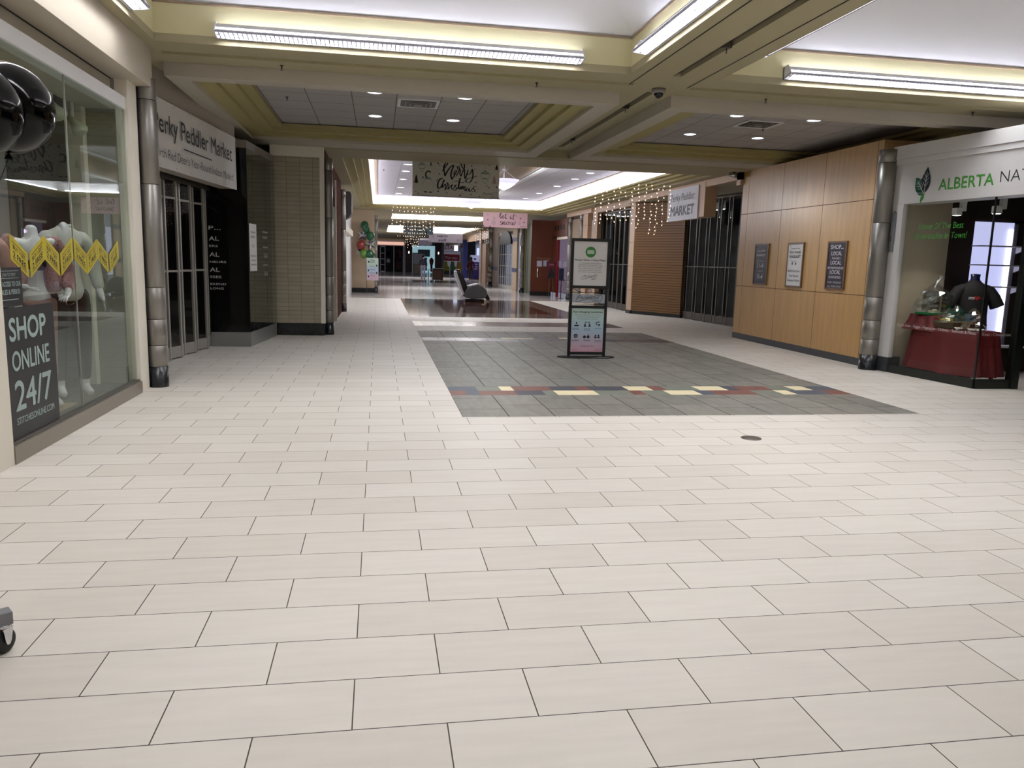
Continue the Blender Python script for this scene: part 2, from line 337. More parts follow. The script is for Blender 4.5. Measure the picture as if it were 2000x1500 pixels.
# dropped frames with stepped reveals and tiled panel
TILE = brickmat('ceiling_tile', '#aeaaa8', '#a9a5a3', '#6d6764', 0.61, 0.61, 0.007, rough=0.85, offset=0.0, shift=(1.58+6.1, -13.8+61), noise=0.03, nstretch=(3, 3, 1), bump=0.2, spec=0.2)
TILE2 = brickmat('ceiling_tile_right', '#aeaaa8', '#a9a5a3', '#6d6764', 0.61, 0.61, 0.007, rough=0.85, offset=0.0, shift=(-4.22+6.1, -13.8+61), noise=0.03, nstretch=(3, 3, 1), bump=0.2, spec=0.2)
for k, (o, i) in enumerate((((-2.38, 2.95, 9.69, 15.0), FR[0]), ((3.62, 8.95, 9.69, 15.0), FR[1]))):
    mb = MB(); mb.ring(o, i, ZB, ZA)
    mb.m = 1
    mb.ring((i[0]-.02, i[1]+.02, i[2]-.02, i[3]+.02), (i[0]+.22, i[1]-.22, i[2]+.2, i[3]-.2), ZB+.05, ZB+.10)
    mb.ring((i[0]+.0, i[1]-.0, i[2]+.0, i[3]-.0), (i[0]+.40, i[1]-.40, i[2]+.4, i[3]-.4), ZB+.10, ZB+.155)
    mb.ring((i[0]+.3, i[1]-.3, i[2]+.3, i[3]-.3), (i[0]+.55, i[1]-.55, i[2]+.5, i[3]-.5), ZB+.155, ZB+.205)
    struct('ceiling_frame', mb, [FRAMEW, STEPY])
    mb = MB(); mb.box(i[0]-.02, i[2]-.02, ZT, i[1]+.02, i[3]+.02, ZT+.05); struct('ceiling_panel', mb, [TILE, TILE2][k])
# corridor soffit and the far ceilings
mb = MB(); mb.box(-2.9, 15.2, ZB, 9.8, 16.5, ZB+.3); mb.box(-2.9, 15.0, ZB+.008, 9.8, 15.2, ZB+.3)
i = (-.72, 7.2, 16.5, 33.1)
mb.ring((-1.4, 9.8, 16.5, 34.3), i, ZB, ZB+.5)
mb.hole(-1.4, 9.8, 34.3, 87, [(.63, 5.2, 36.2, 40.8), (.62, 6.45, 49.3, 62.3)], ZB, ZB+.5)
mb.m = 1
for a, h in ((.2, .04), (.36, .085), (.5, .13)):
    mb.ring((i[0]-.01, i[1]+.01, i[2]-.01, i[3]+.01), (i[0]+a, i[1]-a, i[2]+a, i[3]-a), ZB+h, ZB+h+.05)
mb.m = 2
mb.ring((i[0]-.01, i[1]+.01, i[2]-.01, i[3]+.01), (i[0]+.2, i[1]-.2, i[2]+.2, i[3]-.2), ZB+.18, ZB+.56)   # white cove walls
for (x0, x1, y0, y1) in ((.63, 5.2, 36.2, 40.8), (.62, 6.45, 49.3, 62.3)):
    mb.ring((x0-.3, x1+.3, y0-.3, y1+.3), (x0-.1, x1+.1, y0-.1, y1+.1), ZB+.3, ZB+.95); mb.box(x0-.3, y0-.3, ZB+.9, x1+.3, y1+.3, ZB+.95)
struct('ceiling', mb, [SOFF, STEPY, VAULT])
mb = MB(); TILE3 = brickmat('ceiling_tile_far', '#c3c0c4', '#bdbabf', '#85828a', 0.61, 1.22, 0.006, rough=0.85, offset=0.0, shift=(6.1, 61), noise=0.03, bump=0.0, spec=0.2)
mb.hole(-.8, 7.3, 16.4, 33.2, [(2.3, 4.3, 17.4, 32.2)], 3.97, 4.02)
mb.m = 1; mb.ring((2.2, 4.4, 17.3, 32.3), (2.3, 4.3, 17.4, 32.2), 4.02, 4.5); mb.box(2.2, 17.3, 4.5, 4.4, 32.3, 4.55)
mb.m = 2; mb.box(2.18, 17.4, 3.93, 2.3, 32.2, 3.99); mb.box(4.3, 17.4, 3.93, 4.42, 32.2, 3.99)
mb.m = 3; mb.box(-.12, 17.0, 3.955, -.04, 32.5, 3.975); mb.box(6.5, 17.0, 3.955, 6.58, 32.5, 3.975)
struct('ceiling_panel', mb, [TILE3, TAUPE, WHITE, TAUPE])
# hidden cove tubes, lying in the troughs
def cove(x0, y0, x1, y1, z, lab):
    mb = MB(); mb.tube([(x0, y0, z), (x1, y1, z)], .019, 6); mb.m = 1; mb.box(min(x0, x1)-.02, min(y0, y1)-.02, z-.045, max(x0, x1)+.02, max(y0, y1)+.02, z-.021)
    o = mb.link('cove_lamp', [COVEL, WHITE]); tag(o, lab, 'light', 'cove lights')
zc = ZB+.18+.045
cove(-.42, 17.1, -.42, 32.5, zc, 'long fluorescent tube in the trough along the left side of the far corridor ceiling')
cove(6.9, 17.1, 6.9, 32.5, zc, 'long fluorescent tube in the trough along the right side of the far corridor ceiling')
cove(-.2, 32.8, 6.7, 32.8, zc, 'fluorescent tube in the trough across the far end of the tiled corridor ceiling')
cove(-.2, 16.8, 6.7, 16.8, zc, 'fluorescent tube in the trough across the near end of the tiled corridor ceiling')
def cofl(x0, x1, y, z, lab): cove(x0, y, x1, y, z, lab)
cofl(.7, 5.1, 40.6, 3.62, 'fluorescent tube inside the first lit ceiling recess of the far corridor')
cofl(.7, 6.3, 62.1, 3.62, 'fluorescent tube inside the second lit ceiling recess of the far corridor')
cove(.7, 49.6, .7, 62.0, 3.62, 'fluorescent tube along the left of the second lit ceiling recess'); cove(6.35, 49.6, 6.35, 62.0, 3.62, 'fluorescent tube along the right of the second lit ceiling recess')
for (x0, x1, yy, lb) in ((.8, 5.0, 40.3, 'first'), (.8, 6.2, 61.8, 'second')):
    l = bpy.data.lights.new('added_recess_light', 'AREA'); l.shape = 'RECTANGLE'; l.size = x1-x0; l.size_y = .25; l.energy = 320; l.color = (.95, .95, 1)  # area lamps added inside the recesses to brighten the far corridor
    q = bpy.data.objects.new('added_recess_light', l); COL.objects.link(q); q.location = ((x0+x1)/2, yy, 4.3)
# ================================================================ FLUORESCENT WALL FIXTURES IN THE COFFERS
def fixture(L, label, loc, rz, pw=1.0):
    """local: runs along +x from 0 to L, wall behind at y=0, room towards -y"""
    t = thing('fluorescent_fixture', label, 'light fixture', loc, rz, 'wall mounted fluorescent fixtures in the ceiling coffers')
    h = MB(); h.prism([(0, 0), (0, .135), (-.02, .135), (-.02, .02), (-.03, 0)], 'x', 0, L)
    for x in (0, L-.012): h.prism([(0, 0), (0, .135), (-.10, .145), (-.185, .035), (-.17, .015), (-.02, 0)], 'x', x, x+.012)
    for (ya, za, yb, zb) in ((-.172, .034, -.150, .058), (-.132, .084, -.10, .125)): h.prism([(ya, za), (yb, zb), (yb+.006, zb), (ya+.006, za)], 'x', 0, L)
    h.prism([(-.02, .135), (-.15, .148), (-.15, .142), (-.02, .128)], 'x', 0, L) if False else None
    h.link('housing', WHITE, t)
    n = max(1, round(L/1.25)); s = L/n
    for k in range(n):
        q = MB(); q.box(k*s+.05, -.118, .068, (k+1)*s-.05, -.095, .092); q.link('tube', LAMP, t)
    l = bpy.data.lights.new('tube_light', 'AREA'); l.shape = 'RECTANGLE'; l.size = L-.1; l.size_y = .12; l.energy = AREA*pw; l.spread = 2.75; l.color = (.97, .97, 1)
    lo_ = bpy.data.objects.new('tube_light', l); COL.objects.link(lo_); lo_.parent = t; lo_.location = (L/2, -.10, .045); lo_.rotation_euler = (0, 0, 0)
    b = MB()
    a0, a1 = Vector((0, -.028, .002)), Vector((0, -.17, .030))
    for (p, w) in ((a0, .008), (a1, .010), ((a0+a1)/2, .004)): b.box(0, p.y-w, p.z-.004, L, p.y+w, p.z+.012)
    m = int(L/.045)
    for k in range(m+1):
        x = k*L/m; b.prism([(a0.y, a0.z), (a1.y, a1.z), (a1.y, a1.z+.012), (a0.y, a0.z+.012)], 'x', x-.006, x+.006)
    b.link('louvre', mat('louvre_metal', '#a9a9b8', 0.5), t)
    return t
H = math.pi
fixture(3.84, 'four-tube fluorescent fixture on the yellow far wall of the left ceiling coffer', (-1.63, 8.79, 3.665), 0)
fixture(3.9, 'fluorescent fixture on the right side wall of the left ceiling coffer', (2.79, 8.2, 3.665), -H/2)
fixture(3.9, 'fluorescent fixture at the top left photo edge on the left coffer side wall', (-2.24, 4.1, 3.665), H/2)
fixture(3.84, 'fluorescent fixture on the yellow far wall of the right ceiling coffer', (4.63, 8.79, 3.665), 0)
for (a, b_) in (((-2.24, 2.79), 'left'), ((3.85, 9.3), 'right')):
    cxm = (a[0]+a[1])/2
    fixture(3.84, 'fluorescent fixture on the near wall of the %s ceiling coffer' % b_, (cxm+1.92, 3.2, 3.665), H, .9)
    fixture(3.84, 'fluorescent fixture at the front of the %s coffer behind the camera' % b_, (cxm-1.92, 1.8, 3.665), 0, .6)
    fixture(3.84, 'fluorescent fixture at the back of the %s coffer behind the camera' % b_, (cxm+1.92, -4.6, 3.665), H, .6)
fixture(3.9, 'fluorescent fixture on the left side wall of the right ceiling coffer', (3.85, 4.1, 3.665), H/2)
fixture(3.9, 'fluorescent fixture on the right side wall of the right ceiling coffer', (9.3, 8.0, 3.665), -H/2)
# ================================================================ DOWNLIGHTS
def downlight(loc, lab, grp, r=.1, watt=65):
    t = thing('downlight', lab, 'ceiling light', loc, 0, grp)
    a = MB(); a.lathe([(r*1.12, 0.0), (r*1.12, -.006), (r, -.008), (r*.96, .0), (r*.96, .0)], n=24); a.link('trim_ring', WHITE, t)
    b = MB(); b.add([(r*.97*math.cos(2*H*k/24), r*.97*math.sin(2*H*k/24), -.003) for k in range(24)], [list(range(24))[::-1]]); b.link('lens', DLENS, t)
    l = bpy.data.lights.new('downlight_beam', 'SPOT'); l.energy = watt; l.spot_size = 2.3; l.spot_blend = .6; l.shadow_soft_size = .08; l.color = (.9, .93, 1)
    lo = bpy.data.objects.new('beam', l); COL.objects.link(lo); lo.parent = t; lo.location = (0, 0, -.03)
    return t
pos = [(-.05, 11.0, 'left'), (-.05, 12.8, 'left'), (1.17, 11.0, 'left'), (1.17, 12.8, 'left'), (5.15, 11.04, 'right'), (6.37, 11.04, 'right'), (5.15, 12.8, 'right'), (6.37, 12.8, 'right')]
wh = ['near left', 'far left', 'near right', 'far right', 'near left', 'near right', 'far left', 'far right']
for (x, y, s), w in zip(pos, wh): downlight((x, y, ZT), 'round lit downlight, the %s one of four in the %s ceiling tile panel' % (w, s), 'downlights in the near ceiling panels')
for x, s in ((.78, 'left'), (5.8, 'right')):
    for y, n in ((21.5, 'nearest'), (23.2, 'second'), (25.6, 'third'), (28.5, 'fourth'), (31.2, 'farthest')):
        downlight((x, y, 3.97), 'small lit downlight, %s of the %s row in the far corridor ceiling' % (n, s), 'downlights in the far corridor ceiling', .11, 110)
# ================================================================ VENTS, SPRINKLERS, CAMERA, TRACK
def vent(loc, lab):
    t = thing('air_vent', lab, 'vent', loc, 0, 'square air diffusers in the ceiling tiles')
    a = MB(); a.ring((-.29, .29, -.29, .29), (-.25, .25, -.25, .25), -.012, .0); a.link('frame', WHITE, t)
    b = MB(); b.box(-.25, -.25, -.003, .25, .25, -.001); b.link('throat', BLK, t)
    c = MB()
    for r0, z in ((.19, -.02), (.12, -.028)):
        c.ring((-r0, r0, -r0, r0), (-r0+.02, r0-.02, -r0+.02, r0-.02), z, z+.008)
    c.box(-.06, -.06, -.034, .06, .06, -.02); c.link('cone', mat('vent_grey', '#8b8682', .6), t)
vent((.56, 11.6, ZT), 'square air diffuser between the four downlights of the left ceiling panel')
vent((5.76, 11.6, ZT), 'square air diffuser with dark soot marks in the right ceiling panel')
def sprinkler(loc, lab):
    t = thing('sprinkler', lab, 'sprinkler', loc, 0, 'ceiling sprinkler heads')
    a = MB(); a.lathe([(.022, 0), (.022, -.004), (.008, -.008), (.008, -.032), (.004, -.035), (.0001, -.035)], n=12); a.link('head', BLK, t)
    b = MB(); b.lathe([(.0001, -.05), (.017, -.05), (.017, -.047), (.0001, -.047)], n=12); b.tube([(-.007, 0, -.033), (-.004, 0, -.049)], .002, 5); b.tube([(.007, 0, -.033), (.004, 0, -.049)], .002, 5); b.link('deflector', DALU, t)
for x, y, z, lb in ((-1.07, 9.45, ZA-.012, 'small dark sprinkler head on the left part of the cross beam'), (1.85, 9.45, ZA-.012, 'small dark sprinkler head on the beam above the left tiled frame corner'),
                    (4.8, 9.5, ZA-.012, 'small dark sprinkler head on the beam above the right tiled frame'), (7.7, 9.45, ZA-.012, 'small dark sprinkler head on the beam near the white shop fascia'),
                    (-1.26, 11.7, ZT, 'dark sprinkler head on the leftmost tile of the left ceiling panel'), (6.0, 11.9, ZT, 'dark sprinkler head by the vent of the right ceiling panel'), (.2, 19.6, 3.97, 'sprinkler head on the far corridor ceiling near its left trough'),
                    (.15, 23.0, 3.97, 'second sprinkler head on the far corridor ceiling tiles')):
    sprinkler((x, y, z), lb)
t = thing('dome_camera', 'grey security dome camera under the ceiling where the beams cross', 'security camera', (3.35, 9.4, ZA))
a = MB(); a.lathe([(.001, 0), (.085, 0), (.085, -.045), (.07, -.05), (.001, -.05)], n=28); a.link('base', mat('camera_grey', '#8d8a86', .5), t)
a = MB(); a.lathe([(.058, -.05)]+[(.058*math.cos(q*.13), -.05-.06*math.sin(q*.13)) for q in range(1, 12)]+[(.0005, -.11)], n=24); a.link('dome', mat('smoked_dome', '#101012', .1), t)
a = MB(); a.box(3.30, 9.62, ZA+.03, 3.335, 14.45, ZA+.055); o = a.link('banner_track', BLK); tag(o, 'black rail inside the ceiling slot beyond the dome camera', 'rail')
a = MB(); a.box(3.30, 3.45, ZA+.03, 3.335, 8.72, ZA+.055); o = a.link('banner_track', BLK); tag(o, 'black rail inside the ceiling slot on this side of the dome camera', 'rail')
for y, lb in ((10.6, 'small hanging clip on the far ceiling rail, nearer one'), (13.6, 'small hanging clip on the far ceiling rail, farther one'), (7.45, 'small hanging clip on the near ceiling rail')):
    a = MB(); a.box(3.275, y-.03, ZA-.02, 3.36, y+.03, ZA+.03); a.tube([(3.318, y, ZA-.015), (3.318, y, ZA-.07)], .007, 6); tag(a.link('rail_clip', DALU), lb, 'clip', 'rail clips')
# ================================================================ LEFT WALLS
mb = MB()   # upper fascia above the near left shop
mb.box(-2.75, -7, 3.2, -2.36, 9.12, 3.62)
mb.box(-2.95, -7, 2.9, -2.655, 8.72, 3.2); mb.m = 1
mb.box(-5.6, 8.72, 0, -2.5, 9.02, 3.2)          # pilaster between shop window and column (runs back)
mb.box(-3.0, -7, 0, -2.5, 5.75, 3.2)
mb.m = 2; mb.box(-2.66, 5.75, 3.195, -2.64, 8.72, 3.205)
struct('wall_left', mb, [mat('fascia_cream', '#b9b09e', .75), CREAM, DARKIN])
a = MB(); a.box(-2.66, 5.75, 2.905, -2.52, 8.72, 3.025); struct('trim_1', a, WHITE)
a = MB(); a.box(-2.62, 5.75, 0, -2.49, 8.73, .125); a.m = 1; a.box(-2.57, 5.75, .125, -2.51, 8.72, .145); struct('trim_2', a, [mat('plinth_metal', '#8c8478', .35, metal=.5, noise=.08, nscale=6, stretch=(1, .05, 1)), DALU])
w = MB(); w.box(-2.546, 5.75, .14, -2.538, 7.165, 2.91); w.box(-2.546, 7.175, .14, -2.538, 8.72, 2.91); wo = struct('window_1', w, GLS)
a = MB(); a.box(-2.547, 7.167, .14, -2.535, 7.173, 2.91); a.link('glass_joint', ALU, wo)
# fascia above the gate (slightly skewed) + header
P0, P1 = (-2.62, 9.15), (-2.22, 13.12)
mb = MB(); mb.seg(P1, P0, .25, 2.5, ZA)
mb.m = 1; mb.seg((-2.64, 13.1), (-3.08, 9.2), .12, 2.46, 2.6)
struct('wall_left', mb, [mat('fascia_grey', '#a89f92', .7), DALU])
a = MB(); a.box(-2.5, 13.25, 3.3, -2.0, 15.0, 3.34)
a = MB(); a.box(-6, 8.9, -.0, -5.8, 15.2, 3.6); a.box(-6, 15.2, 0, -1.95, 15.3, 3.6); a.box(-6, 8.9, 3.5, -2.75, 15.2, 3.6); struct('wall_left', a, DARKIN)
# ================================================================ METAL CLAD COLUMNS
def column(x, y, r, z1, lab, base=.23, dark=DARKTILE):
    t = thing('metal_column', lab, 'column', (x, y, 0), 0, 'grooved metal columns along the shop fronts')
    a = MB(); zs = [base, .47, .76, 1.11, 2.21, 2.65 if z1 > 3.35 else 3.0, z1]
    zs = [base, .47, .76, 1.11, 2.21, 3.08, z1]
    for k in range(len(zs)-1): a.lathe([(r*.94, zs[k]), (r, zs[k]+.006), (r, zs[k+1]-.012), (r*.94, zs[k+1]-.006)], n=28)
    a.lathe([(r, z1-.006), (.001, z1-.006)], n=28); a.link('cladding', STEEL, t)
    g = MB(); g.lathe([(r*.93, base), (r*.93, z1-.01)], n=20); g.link('groove_core', BLK, t)
    b = MB(); b.lathe([(r*1.04, 0), (r*1.04, base), (.001, base)], n=28); b.link('base', dark, t); return t
column(-2.43, 9.13, .1, 3.3, 'grooved metal column with dark base between the clothing shop window and the market gate')
a = MB(); a.box(-2.545, 9.02, 0, -2.51, 9.2, 3.3); struct('trim_3', a, BLK)
column(-.93, 15.3, .085, 3.3, 'grooved metal column at the right end of the beige tiled wall')
column(-.95, 21.75, .09, 3.26, 'grooved metal column beyond the brick arch, below the grey wall box')
column(-.12, 33.98, .09, 3.25, 'thin metal column at the corner of the far beige wall behind the poster stand')
column(7.42, 10.72, .13, 3.27, 'large grooved metal column between the maple wall and the green-logo shop')
column(7.68, 31.1, .11, 3.3, 'grooved metal column beside the magenta shop on the right')
column(7.66, 29.2, .1, 3.35, 'grooved metal column on the right nearer than the magenta shop, by a taupe panel')
column(6.78, 36.9, .12, 3.35, 'dark grooved column on the far right beyond the cherry wood wall')
column(6.45, 45.1, .17, 3.4, 'grey grooved column on the far right at the end of the arched gate shop')
# ================================================================ PERKY PEDDLER FRONT, LEFT
def dirv(p, q): v = Vector((q[0]-p[0], q[1]-p[1], 0)); return v.normalized(), v.length
ud, ul = dirv((-2.57, 9.3), (-2.17, 12.95))
fr = frame((-2.57, 9.3, 2.475), (ud.x, ud.y, 0))
nrm = Vector(ud).cross(Vector((0, 0, 1)))
t = thing('market_banner', 'long white vinyl market banner hung above the left folding gate', 'banner', (-2.57, 9.3, 2.475))
def lo(fr, o): return lambda x, y, off=0.0: tuple(Vector(fr(x, y, off))-Vector(o))
f2 = lo(fr, (-2.57, 9.3, 2.475)); BW, BH = ul, .785
a = MB(); N = 24
for k in range(N):
    x0, x1 = BW*k/N, BW*(k+1)/N; w0, w1 = .006*math.sin(k*1.1), .006*math.sin((k+1)*1.1)
    a.add([f2(x0, 0, w0-.012), f2(x1, 0, w1-.012), f2(x1, BH, -.012), f2(x0, BH, -.012), f2(x0, 0, w0-.014), f2(x1, 0, w1-.014), f2(x1, BH, -.016), f2(x0, BH, -.016)], [(0, 1, 2, 3), (7, 6, 5, 4)])
a.link('vinyl_sheet', PAPER, t)
a = MB(); a.text(f2, 'Perky Peddler Market', BW*.52, .40, .235, 3.0, .008, .004)
a.stroke(f2, [(1.35, .30), (2.45, .30)], .016, .008)
a.text(f2, "North Red Deer's Year-Round Indoor Market!", BW*.52, .115, .115, 3.1, .008, -.008)
a.link('lettering', mat('banner_ink', '#2b2a30', .6), t)
a = MB()
for k in range(8):
    for z in (.03, BH-.03): a.disc(f2, .06+k*(BW-.12)/7, z, .012, off=.009)
a.link('grommets', ALU, t)
# folding gate
def gate(name, p, q, z1, n, lab, bars=(.0, .25, 1.25, 1.95), kick=.12, metalm=ALU, depth=.03, posts=.022, grp=None, fold=.03):
    u, L = dirv(p, q); t = thing('folding_gate', lab, 'gate', (p[0], p[1], 0), math.atan2(u.y, u.x), grp)
    for k in range(n+1):
        a = MB(); x = L*k/n; f = fold if k % 2 else -fold
        a.box(x-posts/2, f-depth/2, .01, x+posts/2, f+depth/2, z1); a.link('post', metalm, t)
    for k in range(n):
        x0, x1 = L*k/n+posts/2, L*(k+1)/n-posts/2; f0, f1 = (-fold, fold) if k % 2 == 0 else (fold, -fold)
        for z in bars:
            h = kick if z == bars[0] else .03; a = MB()
            a.add([(x0, f0-.006, z+.015), (x1, f1-.006, z+.015), (x1, f1+.006, z+.015), (x0, f0+.006, z+.015), (x0, f0-.006, z+.015+h), (x1, f1-.006, z+.015+h), (x1, f1+.006, z+.015+h), (x0, f0+.006, z+.015+h)],
                  [(3, 2, 1, 0), (4, 5, 6, 7), (0, 1, 5, 4), (1, 2, 6, 5), (2, 3, 7, 6), (3, 0, 4, 7)])
            a.link('kick_plate' if z == bars[0] else 'rail', metalm, t)
        g = MB(); g.quad((x0, f0, .03), (x1, f1, .03), (x1, f1, z1-.02), (x0, f0, z1-.02)); g.link('glazing', GATEG, t)
    a = MB(); a.box(-.02, -.05, z1, L+.02, .05, z1+.04); a.link('top_track', DALU, t)
    return t
GATEG = glass('gate_glazing', (.45, .45, .48), .03)
gate('g', (-3.06, 9.45), (-2.665, 13.1), 2.46, 13, 'silver folding gate closed across the market entrance below the long white banner', bars=(.0, 1.2, 2.2), kick=.16, posts=.05)
a = MB(); a.box(-4.6, 9.3, .0, -4.55, 13.2, 3.4); a.m = 1
for y in (9.9, 10.9, 11.9): a.box(-4.5, y, 0, -4.2, y+.7, 1.6)
tag(a.link('shop_display_rack', [DARKIN, mat('dim_stock', '#4a4450', .8, noise=.5, nscale=6)]), 'dim shop racks seen through the left folding gate', 'rack')
# glass display box beside the gate
t = thing('window_box', 'dark glass display bay with grey plinth between the left gate and the tiled wall', 'display window', (-2.05, 13.12, 0))
O = (-2.05, 13.12, 0); F0, F1, F2 = (-2.665, 13.12), (-2.05, 13.12), (-1.87, 14.98)
def sg(mb, p, q, th, z0, z1): mb.seg((p[0]-O[0], p[1]-O[1]), (q[0]-O[0], q[1]-O[1]), th, z0, z1)
a = MB(); sg(a, F1, F0, .04, 0, .235); sg(a, F2, F1, .04, 0, .235); a.link('plinth', mat('plinth_grey', '#8b8b88', .4, metal=.3), t)
a = MB(); sg(a, F1, F0, .3, 3.14, 3.26); sg(a, F2, F1, .3, 3.14, 3.26); a.link('header', mat('header_grey', '#807a70', .6), t)
a = MB(); sg(a, F1, F0, .008, .235, 3.14); a.link('front_glass', glass('dark_glass', (.25, .25, .27), .03), t)
a = MB(); sg(a, F2, F1, .008, .235, 3.14); a.link('side_glass', glass('side_glass', (.45, .47, .42), .16), t)
a = MB(); a.box(-.012, -.0, .235, .0, .012, 3.14); a.link('corner_joint', BLK, t)
a = MB(); a.box(-1.6, .25, .2, -.12, .26, 3.1); a.box(-.02, 1.9, 0, -1.6, 1.93, 3.2); a.link('back_panel', mat('dark_red_drape', '#1e1211', .8, noise=.4, nscale=5, stretch=(5, 5, .3)), t)
ff = lambda x, y, off=0.0: (x, -off, y)
a = MB()
for s, z, h, w in (('P...', 1.86, .062, .18), ('AL', 1.69, .07, .15), ('ERS', 1.59, .035, .13), ('AL', 1.44, .07, .15), ('NEURS', 1.34, .035, .25), ('AL', 1.2, .07, .15), ('SSES', 1.1, .04, .17), ('EKEND', .99, .034, .24), ('LONG', .92, .034, .2)):
    a.text(ff, s, -.60, z, h, w, .004, .01, align='l')
a.link('lettering', mat('window_lettering', '#c9c9c9', .6), t)
us, uL = dirv(F1, F2); fs = lo(frame((F1[0], F1[1], 0), (us.x, us.y, 0)), O)
a = MB()
for s, z, h in (('Perky Peddler', 1.86, .035), ('MARKET', 1.76, .045), ('SATURDAY', 1.60, .03), ('11-4', 1.43, .09), ('SUNDAY', 1.30, .03), ('11-4', 1.12, .09)): a.text(fs, s, 1.1, z, h, .34 if h != .09 else .22, .004, .004)
a.link('opening_hours', mat('window_lettering', '#c9c9c9'), t)
P = thing('window_poster', 'narrow white market poster taped inside the side glass of the dark display bay', 'poster', (-2.05, 13.12, 0))
a = MB(); a.add([fs(.05, 1.22, .004), fs(.5, 1.22, .004), fs(.5, 1.98, .004), fs(.05, 1.98, .004), fs(.05, 1.22, .003), fs(.5, 1.22, .003), fs(.5, 1.98, .003), fs(.05, 1.98, .003)], [(0, 1, 2, 3), (7, 6, 5, 4)]); a.link('sheet', PAPER, P)
a = MB()
for s, z, h, w in (('Perky Peddler', 1.83, .04, .3), ('MARKET', 1.75, .045, .3), ('O O', 1.6, .05, .15), ("North Red Deer's", 1.45, .035, .34), ('Year-Round', 1.38, .035, .28), ('Weekend Market', 1.31, .035, .34)): a.text(fs, s, .275, z, h, w, .0055, .003)
a.link('print', INK, P)
# ================================================================ BEIGE TILED WALL
WT = brickmat('beige_wall_tile', '#a89d89', '#a09580', '#6f6656', .235, .0775, .003, rough=.35, offset=0, shift=(1.9, 77.5-.23), axes='xz', noise=.04, nstretch=(2, 2, 1))
a = MB(); a.box(-1.95, 15.1, .23, -1.07, 15.2, 3.28); a.m = 1; a.box(-1.95, 15.095, 3.28, -.99, 15.2, 3.47); a.box(-1.07, 15.09, .23, -.99, 15.2, 3.28)
a.m = 2; a.box(-1.95, 15.1, 0, -1.0, 15.2, .23)
struct('wall_left', a, [WT, CREAM, BLK])
a = MB()
for k in range(3): a.box(-1.87+k*.29, 15.085, 0.005, -1.87+(k+1)*.29-.006, 15.1, .228)
struct('baseboard_left', a, DARKTILE)
# brick arch
BR = brickmat('red_brick', '#5a3428', '#40231b', '#4a423c', .21, .075, .006, rough=.95, spec=.05, axes='yz', shift=(0, 0), noise=.25, nstretch=(5, 5, 1), bump=.5)
pts = [(15.35, 0), (16.0, 0)]; yc, hw, zs = 17.35, 1.3, 2.35
pts = [(15.35, 3.46), (15.35, 0), (yc-hw, 0)]+[(yc-hw*math.cos(k*H/14), zs+.75*math.sin(k*H/14)) for k in range(15)]+[(yc+hw, 0), (21.6, 0), (21.6, 3.46)]
a = MB(); a.prism(pts, 'x', -1.3, -.985)
struct('wall_left', a, BR)
a = MB(); a.box(-2.4, 15.3, 0, -2.35, 19, 3.3); struct('wall_left', a, DARKIN)
a = MB(); a.box(-1.12, 18.56, .0, -.955, 18.68, 3.2); struct('trim_4', a, CREAM)
a = MB(); a.box(-1.3, 21.6, 0, -1.12, 34.0, 3.46); struct('wall_left', a, WHITE)
a = MB(); a.box(-1.12, 23.0, 2.25, -.95, 30.5, 2.45); a.box(-1.12, 23.0, 0, -1.06, 23.2, 2.3); struct('trim_5', a, CREAM)
t = thing('wall_box', 'grey wall box with a rounded underside hanging beside the column past the brick arch', 'sign box', (-.99, 22.3, 2.5))
a = MB(); a.prism([(-.13, .0), (.1, 0), (.2, .06), (.27, .16), (.27, .68), (.22, .74), (-.13, .74)], 'y', -.3, .35); a.link('case', mat('box_grey', '#45413f', .6), t, bevel=.01)
a = MB(); a.tube([(-.1, .1, 0), (-.08, .1, -.3), (.1, .2, -.5), (.05, .3, -.9)], .01, 5); a.box(-.13, .0, -.08, .02, .2, 0); a.link('bracket', CREAM, t)
a = MB(); a.box(-1.12, 33.9, .19, -.16, 34.1, 3.46); a.m = 1; a.box(-1.12, 33.88, 0, -.16, 34.1, .19); struct('wall_left', a, [mat('far_beige', '#c2ae92', .6), BLK])
# ================================================================ BALLOONS + POSTER STAND
def balloon(n, c, r, col, lab, kind='round'):
    t = thing('foil_balloon' if kind != 'round' else 'balloon', lab, 'balloon', c, 0, 'balloon bouquet by the far poster stand')
    a = MB()
    if kind == 'round': a.sphere((0, 0, 0), r, 18, 12, sz=1.08); a.lathe([(.02, -r*1.15), (.004, -r*1.06)], n=8)
    else:
        ang = n; P = []
        for k in range(10):
            rr = r*1.25 if k % 2 == 0 else r*.62
            P.append((rr*math.sin(ang+k*H/5), rr*math.cos(ang+k*H/5)))
        ctr = [(0, -.09, 0), (0, .09, 0)]; vs = [(p[0], 0, p[1]) for p in P]+ctr
        a.add(vs, [(k, (k+1) % 10, 10) for k in range(10)]+[((k+1) % 10, k, 11) for k in range(10)])
    a.link('skin', col, t)
    s = MB(); s.tube([(0, 0, -r), (.02, .02, -r-.25), (( -.6-c[0])*.8, (33.5-c[1])*.8, (1.1-c[2])*.5)], .003, 4); s.link('string', mat('ribbon', '#a8503a', .5), t)
BG = mat('green_balloon', '#0d5a33', .15, coat=.5); BG2 = mat('lime_balloon', '#5c8a2a', .15, coat=.5); BRD = mat('red_balloon', '#8c2a26', .15, coat=.5); BS = mat('silver_foil', '#c9cbd2', .12, metal=.9)
balloon(0, (-.57, 33.5, 2.80), .17, BG, 'green balloon at the very top of the bouquet'); balloon(0, (-.50, 33.55, 2.62), .15, BG, 'dark green balloon just under the topmost one')
balloon(0, (-.33, 33.45, 2.36), .18, BG, 'green balloon on the right side of the bouquet, below the top pair'); balloon(.3, (-.62, 33.5, 2.38), .22, BS, 'silver star balloon at the upper left of the bouquet', 'star')
